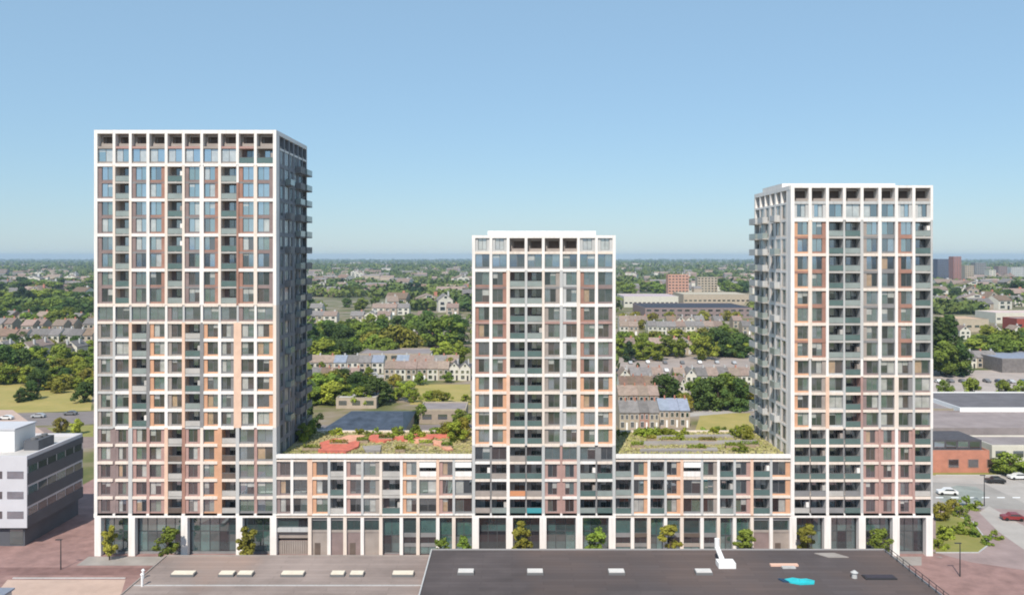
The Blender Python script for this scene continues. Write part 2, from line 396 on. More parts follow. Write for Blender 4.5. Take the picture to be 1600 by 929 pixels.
def core(B, x0, x1, top, y1=22.0):
    B.mb('wall').box(x0+DEP, x1-DEP, DEP, y1, 0, top-.35, M['beige'])
    B.mb('roof').box(x0+.3, x1-.3, .3, y1-.05, top-.33, top-.1, M['gravel'])
    b_ = B.mb('rear_wall')
    b_.box(x0, x1, y1+.003, y1+.35, 0, top-.02, M['cream'])
    b_.box(x0, x1, y1-.3, y1+.002, top-.75, top, M['white'])
    for xx in (x0, x1-.35): b_.box(xx, xx+.35, .4, y1-.3, top-.75, top+.003, M['white'])

# --- the tallest tower
def tower_a():
    B = Bld('apartment_tower', (0, 0, 0), 3)
    us = [X(p) for p in (149.5, 178, 203.5, 231, 259.5, 286.5, 315, 343, 371, 399, 429)]
    zg, top = 7.2, Z(203); zs = [zg+(top-zg)*i/22 for i in range(23)]
    def pier(i, f):
        if i in (0, 10): return ('white', .66, 0) if not (i == 10 and f < 12) else (('cream', .66, 0) if f >= 5 else ('grey', .75, 0))
        if f >= 12:                              # upper zone
            if f >= 20: return ('white', .55, 0)
            return {1: ('cream', .5, 0), 2: ('cream' if f < 18 else 'white', .5, 0), 3: ('white', .6, 0), 4: ('cream', .55, 0), 5: ('cream', .5, .0), 6: ('white', .8, 0), 7: ('cream', .55, 0), 8: ('terra' if f < 19 else 'white', .45, .05), 9: ('cream', .7, 0)}[i]
        if f == 11: return ('white', .45, .06) if i in (1, 4, 6, 9) else ('grey', .4, .12)
        if f >= 5:
            return {1: ('grey', .5, 0), 2: ('peach', .6, 0), 3: ('mid', .7, .1), 4: ('white', .6, 0), 5: ('peach', .6, 0), 6: ('mid', .75, .1), 7: ('white', .6, 0), 8: ('peach', 1.5, 0), 9: ('white', .6, 0)}[i]
        return {1: ('brown', .5, .2), 2: ('grey', .8, 0), 3: ('pink', .6, .1), 4: ('peach', .7, 0), 5: ('terra', .7, .1), 6: ('cream', .6, 0), 7: ('orange', .9, .05), 8: ('grey', .7, 0), 9: ('pink', .6, .2)}[i]
    def band(i, f):
        if f == 0: return ('white', .6, -.06)
        if f >= 22: return ('white', 1.3, -.04)
        if f == 21: return ('pink' if i % 3 else 'beige', .45, .1)
        if f >= 12:
            if i in (1, 4, 7) and f not in (20, 12): return ('slab', .35, .05)
            if f % 2 == 0: return ('white' if f != 12 else 'cream', .62, 0)
            return ('brown' if i % 3 == 0 else 'mid', .36, .24)
        if f == 11: return ('cream', .5, .06)
        if f >= 5: return (('white', .6, 0) if i in (1, 3, 6, 7, 8, 9, 4) else ('grey', .45, .08))
        if i == 4 and f: return ('slab', .4, .05)
        return ('cream', .55, 0)
    def cell(i, f, u0, u1, a, b_):
        r = B.rr
        if f == 21: return B.cell(FRONT, u0, u1, a, b_, 'P', 'beige', UP)
        if f >= 20: return B.cell(FRONT, u0, u1, a, b_, 'W' if i < 8 else 'G', 'beige', [1, 2, 2, 3] if i < 8 else LOWG)
        if f >= 12:
            ty = 'LGLRGLRGLR'[i]; pm = ['brown', 'mid', 'brown', 'terra', 'mid', 'brown', 'terra', 'mid', 'terra', 'brown'][i]
            return B.cell(FRONT, u0, u1, a, b_, ty, pm, UP if f > 15 else LOWG+[1, 5, 2], r.choice(['frost', 'tealb']))
        if f == 11: return B.cell(FRONT, u0, u1, a, b_, 'W' if i not in (4, 8) else 'L', 'brown', [1, 1, 2, 0])
        if f >= 5:
            ty = 'NWGLLGLRWR'[i]; pm = ['beige', 'mid', 'mid', 'orange', 'beige', 'mid', 'orange', 'mid', 'mid', 'orange'][i]
            return B.cell(FRONT, u0, u1, a, b_, ty, pm, [0, 0, 6, 4, 1, 3], r.choice(['tealb', 'slab', 'frost']))
        ty = 'NNLRGNRGWW'[i]; pm = ['brown', 'brown', 'pink', 'pink', 'mid', 'pink', 'orange', 'mid', 'mid', 'mid'][i]
        B.cell(FRONT, u0, u1, a, b_, ty, pm, [4, 0, 4, 6, 3, 5] if i < 6 else [0, 1, 4, 5, 2], r.choice(['tealb', 'dbrown', 'slab']))
    grid(B, FRONT, us, zs, pier, band, cell)
    x0, x1 = us[0]-.33, us[-1]+.33
    cols = [X(p) for p in (153, 206, 288, 374, 427)]
    ground_floor(B, cols, zg, 1.15, [(cols[i]+.575, cols[i+1]-.575, 'glass') for i in range(4)], x0, x1)
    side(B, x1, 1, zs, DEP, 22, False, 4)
    B.mb('flank_base').box(x1-DEP, x1, DEP, 22, 0, zg-.23, M['mid'])
    B.mb('flank_base').box(x0, x0+DEP, DEP, 22, 0, top-.8, M['cream'])
    core(B, x0, x1, top)
    B.finish()
    tag(B.root, 'tallest white gridded apartment tower with peach brick piers, beside the grey office block', 'tower', 'towers of the apartment complex')
tower_a()

# --- the lowest tower
def tower_b():
    B = Bld('apartment_tower', (0, 0, 0), 5)
    us = [X(p) for p in (740, 767, 794, 822, 849, 877, 904, 932, 959.5)]
    zg, top = 7.2, Z(367.5); zs = [zg+(top-zg)*i/16 for i in range(17)]
    def pier(i, f):
        if i in (0, 8): return ('white', .62, 0) if f >= 4 else ('grey', .62, 0)
        if f >= 14: return ('white', .55, 0)
        if f >= 4: return {1: ('white', .62, 0), 2: ('peach' if f < 8 else 'cream', .7, 0), 3: ('grey', .5, 0), 4: ('cream', .5, 0), 5: ('grey' if f % 3 else 'white', .6, 0), 6: ('cream', .7, 0), 7: ('white', .62, 0)}[i]
        return {1: ('mid', .35, .3), 2: ('white', .65, 0), 3: ('mid', .3, .35), 4: ('grey', .6, 0), 5: ('pink', .45, .15), 6: ('grey', .65, 0), 7: ('mid', .35, .3)}[i]
    def band(i, f):
        if f == 0: return ('white', .6, -.06)
        if f == 16: return ('white', 1.0, -.04)
        if f == 15: return ('cream', .5, .05)
        if f >= 8:
            if i in (2, 3) and f in (9, 11, 13): return ('slab', .4, .05)
            return ('white', .6, 0) if f % 2 == 0 else ('brown' if i in (0, 1, 6, 7) else 'mid', .45, .2) if f in (13,) else (('pink' if f == 11 else 'grey'), .42, .1)
        if f >= 4: return ('cream', .55, 0)
        return ('cream' if (i+f) % 3 else 'white', .5, 0)
    def cell(i, f, u0, u1, a, b_):
        r = B.rr
        if f == 15: return B.cell(FRONT, u0, u1, a, b_, 'P' if 2 <= i <= 5 else 'N', 'beige' if 2 <= i <= 5 else 'grey', [3])
        if f == 14: return B.cell(FRONT, u0, u1, a, b_, 'W', 'mid', [1, 0, 2, 1])
        if f >= 12 and i in (2, 3):
            return B.cell(FRONT, u0, u1, a, b_, 'G', 'mid', [0], 'frost')
        if f >= 4:
            ty = 'LRGGLLLR'[i]; pm = ['terra', 'terra', 'mid', 'mid', 'beige', 'grey', 'terra', 'brown'][i]
            if f < 8: pm = ['orange', 'orange', 'mid', 'mid', 'beige', 'grey', 'orange', 'orange'][i]
            if f >= 12: ty = 'WRGGRLLW'[i]
            return B.cell(FRONT, u0, u1, a, b_, ty, pm, [0, 6, 0, 4, 2, 1], r.choice(['tealb', 'frost', 'tealb']))
        ty = 'GGGGNNGG'[i] if f != 3 else 'WWGGWWWL'[i]
        bal = 'tealb' if r.random() < .6 else r.choice(['frost', 'beige'])
        if f == 1 and i == 2: bal = 'orc'
        if f == 0 and i in (2, 3): bal = 'aqua' if i == 3 else 'tealb'
        B.cell(FRONT, u0, u1, a, b_, ty, 'pink' if i in (4, 5) else 'mid', [0, 1, 4], bal)
    grid(B, FRONT, us, zs, pier, band, cell)
    x0, x1 = us[0]-.31, us[-1]+.31
    cols = [X(p) for p in (743, 796, 848.5, 905, 956.5)]
    ground_floor(B, cols, zg, 1.2, [(cols[i]+.6, cols[i+1]-.6, 'glass') for i in range(4)], x0, x1)
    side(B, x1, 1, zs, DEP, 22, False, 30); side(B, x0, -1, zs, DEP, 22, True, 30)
    core(B, x0, x1, top)
    B.mb('flank_base').box(x1-DEP, x1, DEP, 22, 0, zg-.23, M['mid']); B.mb('flank_base').box(x0, x0+DEP, DEP, 22, 0, zg-.23, M['mid'])
    xa, xb = X(762)*1.04, X(931)*1.04
    B.mb('plant_room').box(xa, xb, 6, 18, top-.1, Z(367.5)+.95, M['white'])
    B.finish()
    tag(B.root, 'lowest of the three white gridded towers, with a roof plant room, in the middle', 'tower', 'towers of the apartment complex')
tower_b()

# --- the second tallest tower
def tower_c():
    B = Bld('apartment_tower', (0, 0, 0), 9)
    us = [X(p) for p in (1238.5, 1266, 1293, 1319.5, 1347, 1375, 1401, 1428, 1456)]
    zg, top = 7.2, Z(289.5); zs = [zg+(top-zg)*i/19 for i in range(20)]
    def pier(i, f):
        if i == 0: return ('white', .75, 0)
        if i == 8: return ('white', .5, 0) if f >= 17 or 5 <= f <= 8 else ('grey', .4, .02)
        if f >= 17: return ('white', .6, 0)
        if f == 8: return ('grey', .45, .08) if i % 2 else ('white', .5, .04)
        if f >= 9: return {1: ('cream', .75, 0), 2: ('white', .55, 0), 3: ('grey', .35, .1), 4: ('grey', .6, .05), 5: ('white', .7, 0), 6: ('white', .55, 0), 7: ('white', .55, 0)}[i]
        if f >= 5: return {1: ('white', .55, 0), 2: ('peach', .7, 0), 3: ('grey', .5, 0), 4: ('pink', .45, .1), 5: ('grey', .5, .05), 6: ('cream', .8, 0), 7: ('grey', .5, 0)}[i]
        return {1: ('mid', .25, .4), 2: ('white', .6, 0), 3: ('mid', .3, .3), 4: ('grey', .55, .05), 5: ('pink', .5, .1), 6: ('white', .6, 0), 7: ('pink', .55, .1)}[i]
    def band(i, f):
        if f == 0: return ('cream', .6, -.06)
        if f == 19: return ('white', .9, -.04)
        if f == 18: return ('grey', .55, .1)
        if f == 17: return ('white', .65, 0)
        if f >= 9:
            if i in (2, 3, 7): return ('slab', .42, .04)
            return ('cream', .58, 0) if f % 2 else (('terra' if i in (0, 1, 6) else 'mid'), .45, .18)
        if f == 8: return ('cream', .45, .06)
        return ('cream', .5, 0)
    def cell(i, f, u0, u1, a, b_):
        r = B.rr
        if f == 18: return B.cell(FRONT, u0, u1, a, b_, 'P', 'beige', [0])
        if f == 17: return B.cell(FRONT, u0, u1, a, b_, 'W' if 1 < i < 6 else 'N', 'grey', [1, 2, 3, 0])
        if f >= 9:
            ty = 'LRGGLWLG'[i]; pm = ['orange', 'terra', 'mid', 'mid', 'beige', 'mid', 'terra', 'mid'][i]
            return B.cell(FRONT, u0, u1, a, b_, ty, pm, [2, 1, 0, 1] if f > 14 else [0, 6, 2, 1], r.choice(['tealb', 'frost']))
        if f >= 5:
            ty = 'LRWGLWRW'[i]; pm = ['orange', 'beige', 'grey', 'mid', 'brown', 'mid', 'mid', 'brown'][i]
            return B.cell(FRONT, u0, u1, a, b_, ty, pm, [0, 6, 0, 4, 3, 1], 'tealb')
        ty = 'GGGGNNNG'[i]; pm = 'pink'
        B.cell(FRONT, u0, u1, a, b_, ty, pm, [4, 0, 6, 1], 'tealb' if f >= 2 else r.choice(['mid', 'slab', 'tealb']))
    grid(B, FRONT, us, zs, pier, band, cell)
    x0, x1 = us[0]-.375, us[-1]+.25
    cols = [X(p) for p in (1239, 1293, 1347, 1400, 1452)]
    ground_floor(B, cols, zg, 1.2, [(cols[i]+.6, cols[i+1]-.6, 'glass') for i in range(4)], x0, x1)
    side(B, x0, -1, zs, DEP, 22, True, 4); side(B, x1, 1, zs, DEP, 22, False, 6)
    core(B, x0, x1, top)
    B.mb('flank_base').box(x1-DEP, x1, DEP, 22, 0, zg-.23, M['mid']); B.mb('flank_base').box(x0, x0+DEP, DEP, 22, 0, zg-.23, M['mid'])
    B.mb('plant_room').box(X(1236), X(1395)*1.04, 5, 17, top-.1, top+.75, M['white'])
    B.finish()
    tag(B.root, 'white gridded tower of middle height at the right end, its pale left flank in sun', 'tower', 'towers of the apartment complex')
tower_c()

# --- podium blocks between the towers
def podium(px, x0, x1, types, pmats, piers, gtypes, balm, label, seed):
    B = Bld('podium_block', (0, 0, 0), seed)
    us = [X(p) for p in px]; us[0] = x0; us[-1] = x1
    zs = [7.2, 10.48, 13.77, 17.05]
    def pier(i, f):
        if i in (0, len(us)-1): return None
        m = piers[i-1]
        return {'w': ('white', .55, 0), 'c': ('cream', .55, 0), 'p': ('peach', .6, 0), 'P': ('peach', 1.0, 0), 'g': ('grey', .5, 0)}[m]
    def band(i, f):
        if f == 0: return ('white', .5, -.04)
        if f == 3: return ('cream', .6, -.02)
        return ('cream' if types[i] != 'G' else 'slab', .5, 0 if types[i] != 'G' else .05)
    def cell(i, f, u0, u1, a, b_):
        if f == 2 and types[i] == 'A':
            B.cell(FRONT, u0, u1, a, b_, 'G', 'mid', [0], 'white')
            B.box('awning', FRONT, u0+.05, u1-.05, -.25, .3, b_-1.0, b_-.15, 'whitep'); return
        ty = types[i] if types[i] != 'A' else 'W'
        B.cell(FRONT, u0, u1, a, b_, ty, pmats[i], [0, 0, 4, 1, 5, 3, 6], balm if B.rr.random() < .6 else 'tealb')
    grid(B, FRONT, us, zs, pier, band, cell)
    B.mb('facade_frame').box(x0, x1, -.12, .55, 17.35, 18.0, M['white'])
    B.mb('wall').box(x0, x1, DEP, 22, 0, 17.0, M['beige'])
    B.mb('roof').box(x0, x1, .55, 22, 17.02, 17.32, M['gravel'])
    B.mb('rear_parapet').box(x0, x1, 21.7, 22.15, 17.32, 17.75, M['cream'])
    B.box('facade_frame', FRONT, x0, x1, -.05, DEP, 6.82, 6.98, 'cream')
    k = 0
    for i, g in enumerate(gtypes):
        if g == '-': continue
        j = i+1
        while j < len(gtypes) and gtypes[j] == '-': j += 1
        a, b_ = us[i], us[j]
        if i: B.box('ground_column', FRONT, a-.3, a+.3, -.03, 1.6, 0, 6.82, 'white' if i % 2 else 'cream')
        a2 = a+(.3 if i else 0); b2 = b_-(.3 if j < len(gtypes) else 0)
        B.box('facade_frame', FRONT, a2, b2, .3, DEP, 6.60, 6.82, 'mid')
        B_z = 7.2-.2
        gty = {'g': 'glass', 's': 'slim', 'o': 'solid', 'G': 'garage'}[g]
        ground_span(B, a2, b2, gty)
    B.finish(); tag(B.root, label, 'apartment block', 'podium blocks between the towers')
def ground_span(B, a, b_, ty):
    z1 = 6.98
    sv = B.box
    def nobox(key, F_, *r):
        return sv(key, F_, *r)
    if ty == 'glass':
        B.box('plinth', FRONT, a, b_, .9, DEP, 0, .3, 'mid')
        k = max(1, round((b_-a)/1.5))
        for j in range(k):
            u0 = a+(b_-a)*j/k; u1 = a+(b_-a)*(j+1)/k
            g = B.rr.choice([0, 1, 1, 2])
            B.window(FRONT, u0, u1, .3, 3.4, 1.0, [g], False, 'dalu', SHOPG); B.window(FRONT, u0, u1, 3.4, 6.6, 1.0, [1], False, 'dalu', SHOPG)
    elif ty == 'slim':
        B.window(FRONT, a, b_, 3.9, 6.6, .6, [B.rr.choice([0, 1, 1])], False, 'alu', SHOPG)
        B.box('plinth', FRONT, a, b_, .45, DEP, 3.2, 3.9, B.rr.choice(['dbrown', 'mid']))
        B.window(FRONT, a, b_, .1, 1.5, .7, [B.rr.choice([0, 1])], True, 'dalu', SHOPG)
        B.box('plinth', FRONT, a, b_, .5, DEP, 1.5, 2.1, B.rr.choice(['beige', 'mid'])); B.window(FRONT, a, b_, 2.1, 3.2, .7, [2], True, 'dalu', SHOPG)
    elif ty == 'solid':
        B.window(FRONT, a, b_, 4.5, 6.2, .5, [0], True, 'dalu', SHOPG); B.box('plinth', FRONT, a, b_, .35, DEP, 6.2, 6.6, 'mid')
        B.box('plinth', FRONT, a, b_, .28, DEP, 4.1, 4.5, 'beige'); B.box('plinth', FRONT, a, b_, .4, DEP, 0, 4.1, 'brown' if B.rr.random() < .3 else 'beige')
        g = MB(); g.box(a+.5, a+1.5, .34, .40, 0, 2.2, M['dbrown'])
        if B.rr.random() < .5: g.build('door', B.root)
    else:
        B.window(FRONT, a, b_, 4.9, 6.6, .7, [0, 0, 2], 3, 'dalu', SHOPG)
        B.box('plinth', FRONT, a, b_, .2, DEP, 4.2, 4.9, 'grey'); B.box('plinth', FRONT, a, b_, .9, DEP, 2.9, 4.2, 'beige')
        B.box('plinth', FRONT, a, b_, 1.6, DEP, 2.4, 2.9, 'dbrown')
        B.box('plinth', FRONT, a, b_, 1.0, DEP, 0, 2.4, 'brown')
        g = MB(); kk = int((b_-a)/.4)
        for j in range(kk): g.box(a+j*(b_-a)/kk+.04, a+(j+1)*(b_-a)/kk-.04, .85, .95, 0, 2.4, M['beige'])
        g.build('slatted_door', B.root)
XA, XB = X(429)+.335, X(740)-.315
XC, XD = X(959.5)+.315, X(1238.5)-.38
podium((432, 456, 484, 514, 539, 566, 595, 627, 653, 684, 709, 739), XA, XB, 'LWLGLRGLALA',
       ['brown', 'mid', 'orange', 'mid', 'pink', 'beige', 'mid', 'orange', 'mid', 'pink', 'mid'], 'wPgwgcwcpg', 'G-oooogssgg', 'slab',
       'low podium block with a roof garden of red paths between tallest and lowest towers', 21)
podium((962, 988.4, 1014, 1040, 1065.5, 1097, 1122.8, 1148, 1175, 1205, 1236), XC, XD, 'GRGRARGRGR',
       ['mid', 'orange', 'mid', 'orange', 'mid', 'beige', 'mid', 'pink', 'mid', 'orange'], 'gwgpgwgpg', 'ssgsssggoo', 'frost',
       'low podium block with a grassy roof garden between lowest tower and right-end tower', 22)

# ------------------------------------------------------------------ foliage
def leafmat(name, c, amt=.45, rnd=.25, scale=.22):
    m = mat(name, c, .75, scale, amt, .25, rnd=rnd)
    return m
LM = [leafmat('leaves_mid_green', (.15, .205, .028)), leafmat('leaves_dark_green', (.062, .105, .022)), leafmat('leaves_olive', (.22, .21, .03)),
      leafmat('leaves_yellow_green', (.21, .255, .03)), leafmat('leaves_deep', (.036, .064, .024))]
rng = np.random.default_rng(11)
def quads_mesh(name, cen, nrm, size, m):
    n_ = len(cen)
    a = np.cross(nrm, rng.normal(size=(n_, 3))); a /= np.linalg.norm(a, axis=1)[:, None]+1e-9
    b_ = np.cross(nrm, a); b_ /= np.linalg.norm(b_, axis=1)[:, None]+1e-9
    s = size[:, None]
    v = np.stack([cen-a*s-b_*s*.6, cen+a*s-b_*s*.6, cen+a*s*.7+b_*s*.7, cen-a*s*.7+b_*s*.7], 1).reshape(-1, 3)
    me = bpy.data.meshes.new(name); me.vertices.add(4*n_); me.vertices.foreach_set('co', v.ravel())
    me.loops.add(4*n_); me.loops.foreach_set('vertex_index', np.arange(4*n_, dtype=np.int32))
    me.polygons.add(n_); me.polygons.foreach_set('loop_start', np.arange(0, 4*n_, 4, dtype=np.int32))
    me.materials.append(m); me.update(calc_edges=True); me.validate(); return me
def crown_pts(h, r, n_cl, n_leaf, base=.25, conic=0.0):
    cs = []
    for i in range(n_cl):
        t = rng.uniform(0, 1); z = h*(base+(1-base)*t)
        prof = math.sin(math.pi*(.12+.82*t))**.7*(1-conic*t)
        a = rng.uniform(0, 2*math.pi); rr = r*prof*math.sqrt(rng.uniform(.12, 1))*rng.uniform(.75, 1.12)
        cs.append((rr*math.cos(a), rr*math.sin(a), z-.12*h*(1-base), r*rng.uniform(.22, .42)))
    cs = np.array(cs); idx = rng.integers(0, n_cl, n_leaf)
    d = rng.normal(size=(n_leaf, 3)); d /= np.linalg.norm(d, axis=1)[:, None]
    rad_ = cs[idx, 3]*rng.uniform(.55, 1.05, n_leaf); p = cs[idx, :3]+d*rad_[:, None]*np.array([1, 1, .8])
    nr = d*1.2+rng.normal(size=(n_leaf, 3))*.5+np.array([0, 0, .35]); nr /= np.linalg.norm(nr, axis=1)[:, None]
    return p, nr
def make_tree(name, h, r, m, n_cl=26, n_leaf=2600, size=.3, base=.25, conic=0.0):
    root = empty(name)
    t = MB(); t.cyl((0, 0, -.1), .045*r+.06, .03*r+.03, h*.55, M['bark'], 8)
    for k in range(5):
        a = k*1.26+rng.uniform(-.3, .3); z = h*(.28+.07*k)
        t.cyl((0, 0, z), .03*r, .008*r, 0, M['bark'], 6, q=(math.cos(a)*r*.6, math.sin(a)*r*.6, z+h*.25))
    tr = t.build('trunk', root)
    p, nr = crown_pts(h, r, n_cl, n_leaf, base, conic)
    me = quads_mesh('crown', p, nr, rng.uniform(.6, 1.3, n_leaf)*size, m)
    cr = bpy.data.objects.new('crown', me); C.objects.link(cr); cr.parent = root
    reg(root, tr, cr); return root
PROTO = {}
def proto(kind, var):
    k = (kind, var)
    if k not in PROTO:
        nm, h, r, mi, ncl, nl, sz, base, con = {
            'round': ('broadleaf_tree', 10, 4.6, 0, 30, 2600, .34, .22, .0), 'dark': ('broadleaf_tree', 11, 5.0, 1, 32, 2800, .36, .15, .15),
            'olive': ('broadleaf_tree', 9, 5.2, 2, 30, 2600, .34, .2, .0), 'lime': ('light_green_tree', 9, 4.2, 3, 26, 2400, .32, .22, .0),  # lime is a light green broadleaf tree, species unknown
            'tall': ('poplar_tree', 15, 3.2, 1, 34, 3000, .34, .08, .35), 'bush': ('shrub', 2.6, 1.9, 0, 14, 900, .2, .05, .1),
            'bushy': ('shrub', 2.2, 1.9, 3, 12, 800, .2, .05, .1), 'street': ('street_tree', 6.6, 1.9, 0, 24, 2000, .17, .3, .1),
            'streety': ('street_tree', 6.4, 1.8, 2, 22, 1900, .17, .3, .1), 'deep': ('conifer_tree', 12, 3.6, 4, 34, 2800, .33, .06, .55)}[kind]
        PROTO[k] = make_tree(nm, h, r, LM[mi], ncl, nl, sz, base, con)
        PROTO[k]['used'] = 0
        PROTO_META[k] = (h, r)
    return PROTO[k]
PROTO_META = {}
used = set()
LOOKT = {'round': 'round green tree', 'dark': 'dark green spreading tree', 'olive': 'broad olive-yellow tree', 'lime': 'light green tree', 'tall': 'tall slim dark tree', 'bush': 'green shrub', 'bushy': 'yellow-green shrub', 'street': 'slim green tree', 'streety': 'slim yellow-green tree', 'deep': 'dark pointed conifer'}
def plant(kind, x, y, h, label=None, group=None, z=0.0, wide=1.0, cat='tree'):
    var = R.randrange(2) if kind not in ('tall', 'deep') else 0
    k = (kind, var); p = proto(*k)
    o = p if k not in used else copy_tree(p)
    used.add(k)
    s = h/PROTO_META[k][0]
    o.location = (x, y, z); o.rotation_euler = (0, 0, R.uniform(0, 6.28)); o.scale = (s*wide*R.uniform(.9, 1.15), s*wide*R.uniform(.9, 1.15), s*R.uniform(.92, 1.08))
    if 'used' in o: del o['used']
    for kk in ('label', 'group', 'category'):
        if kk in o: del o[kk]
    tag(o, label, cat, group)
    return o

# ------------------------------------------------------------------ registry that gives background repeats their labels
ORD = 'first second third fourth fifth sixth seventh eighth ninth tenth eleventh twelfth thirteenth fourteenth fifteenth sixteenth seventeenth eighteenth nineteenth twentieth'.split()
def ordw(i): return ORD[i] if i < 20 else ('twenty-'+ORD[i-20] if i < 29 else 'thirtieth' if i == 29 else 'thirty-'+ORD[(i-30) % 9])
GAPS = [(-60, 150, 'left of the tallest tower'), (470, 745, 'between tallest and lowest towers'), (950, 1240, 'right of the lowest tower'), (1445, 1660, 'right of the last tower')]
BG = []                                          # (object, look, noun, x, y)
def gap_of(px):
    for a, b_, nm in GAPS:
        if a <= px <= b_: return nm
    return None
def vis(px): return gap_of(px) is not None
def note(o, look, noun, x, y): BG.append((o, look, noun, x, y))
def name_all():
    from collections import defaultdict
    g = defaultdict(list)
    for o, look, noun, x, y in BG:
        D = y+DIST; py = 400+CAMZ*F/D; g[(gap_of(ppx(x, y)) or 'behind the towers', noun)].append((py, ppx(x, y), o, look))
    for (gp, noun), it in g.items():
        it.sort(key=lambda t: -t[0])
        nrow = max(1, math.ceil(len(it)/9)); per = math.ceil(len(it)/nrow)
        for r_ in range(nrow):
            row = sorted(it[r_*per:(r_+1)*per], key=lambda t: t[1])
            for i, (_, _, o, look) in enumerate(row):
                tag(o, '%s, %s in %s row %s' % (look, ordw(i), ordw(r_), gp), noun, '%ss %s' % (noun, gp))

# ------------------------------------------------------------------ houses
HR = {'grey': mat('grey_roof_tiles', (.20, .185, .18), .85, .8, .2, rnd=.2), 'rose': mat('rosy_roof_tiles', (.27, .205, .17), .85, .8, .2, rnd=.2),
      'dark': mat('dark_roof_tiles', (.085, .08, .09), .8, .8, .2, rnd=.25), 'brown': mat('brown_roof_tiles', (.19, .135, .10), .85, .8, .2, rnd=.2),
      'blue': mat('blue_grey_roof', (.24, .27, .34), .7, .8, .15, rnd=.15)}
HW = {'white': mat('white_render', (.60, .57, .50), .85, .4, .06, rnd=.1), 'brick': mat('house_brick', (.32, .20, .15), .9, .8, .15, rnd=.2), 'pale': mat('pale_brick', (.38, .32, .25), .9, .6, .1, rnd=.15)}
HP = {}
def make_house(rk, wk, gable_front, w_=6.2, dp=9.0, ev=5.3, rg=7.9):
    root = empty('row_house')
    b = MB()
    b.box(-w_/2, w_/2, 0, dp, 0, ev, HW[wk]); wall = b
    rf = MB(); t = .25; o_ = .35
    if not gable_front:                          # ridge along x
        wall.add([(-w_/2, 0, ev), (-w_/2, dp, ev), (-w_/2, dp/2, rg-.1)], [(0, 1, 2)], HW[wk]); wall.add([(w_/2, 0, ev), (w_/2, dp, ev), (w_/2, dp/2, rg-.1)], [(0, 2, 1)], HW[wk])
        vs = [(-w_/2-.02, -o_, ev-.15), (w_/2+.02, -o_, ev-.15), (w_/2+.02, dp/2, rg), (-w_/2-.02, dp/2, rg), (w_/2+.02, dp+o_, ev-.15), (-w_/2-.02, dp+o_, ev-.15)]
        lo = [(x, y, z-t) for x, y, z in vs]
        rf.add(vs+lo, [(0, 1, 2, 3), (3, 2, 4, 5), (6, 9, 8, 7), (9, 11, 10, 8), (0, 6, 7, 1), (5, 4, 10, 11), (0, 3, 9, 6), (3, 5, 11, 9), (1, 7, 8, 2), (2, 8, 10, 4)], HR[rk])
    else:
        wall.add([(-w_/2, 0, ev), (w_/2, 0, ev), (0, 0, rg-.1)], [(0, 1, 2)], HW[wk]); wall.add([(-w_/2, dp, ev), (w_/2, dp, ev), (0, dp, rg-.1)], [(0, 2, 1)], HW[wk])
        vs = [(-w_/2-o_, -.15, ev-.15), (0, -.15, rg), (w_/2+o_, -.15, ev-.15), (-w_/2-o_, dp+.1, ev-.15), (0, dp+.1, rg), (w_/2+o_, dp+.1, ev-.15)]
        lo = [(x, y, z-t) for x, y, z in vs]
        rf.add(vs+lo, [(0, 1, 4, 3), (1, 2, 5, 4), (6, 9, 10, 7), (7, 10, 11, 8), (0, 6, 7, 1), (1, 7, 8, 2), (3, 4, 10, 9), (4, 5, 11, 10), (0, 3, 9, 6), (2, 8, 11, 5)], HR[rk])
    wo = wall.build('wall', root); ro = rf.build('roof', root)
    ch = MB(); ch.box(w_*.22, w_*.22+.7, dp*.5-.4, dp*.5+.4, rg-1.6, rg+.8, M['brick'] if wk != 'white' else M['grey']); co = ch.build('chimney', ro)
    parts = [wo, ro]; reg(ro, co)
    def win(x, z, ww, hh, y=-.04):
        g = MB(); g.box(x-ww/2-.08, x+ww/2+.08, y-.03, y+.03, z-.08, z+hh+.08, M['whitep']); o = g.build('window', root)
        p_ = MB(); p_.box(x-ww/2, x+ww/2, y-.05, y-.031, z, z+hh, GL[0]); q = p_.build('pane', o); reg(o, q); parts.append(o)
    win(-1.4, 3.1, 1.7, 1.3); win(1.5, 3.1, 1.5, 1.3); win(-1.3, .7, 2.1, 1.6)
    if gable_front: win(0, 5.9, 1.2, 1.0)
    g = MB(); g.box(1.0, 2.0, -.06, .0, 0, 2.15, M['dark'] if wk == 'white' else M['whitep']); parts.append(g.build('door', root))
    reg(root, *parts); return root
hused = set()
def house(x, y, rk, wk, gable=False, rz=0.0, s=1.0, wx=1.0, zs_=1.0):
    k = (rk, wk, gable)
    if k not in HP: HP[k] = make_house(rk, wk, gable); o = HP[k]
    else: o = copy_tree(HP[k])
    o.location = (x, y, 0); o.rotation_euler = (0, 0, rz); o.scale = (s*wx, s, s*zs_)
    look = {'grey': 'grey', 'rose': 'rose', 'dark': 'dark', 'brown': 'brown', 'blue': 'blue-grey'}[rk]+'-roofed '+{'white': 'white', 'brick': 'brick', 'pale': 'pale'}[wk]+(' gabled' if gable else '')+' house'
    note(o, look, 'house', x, y); return o
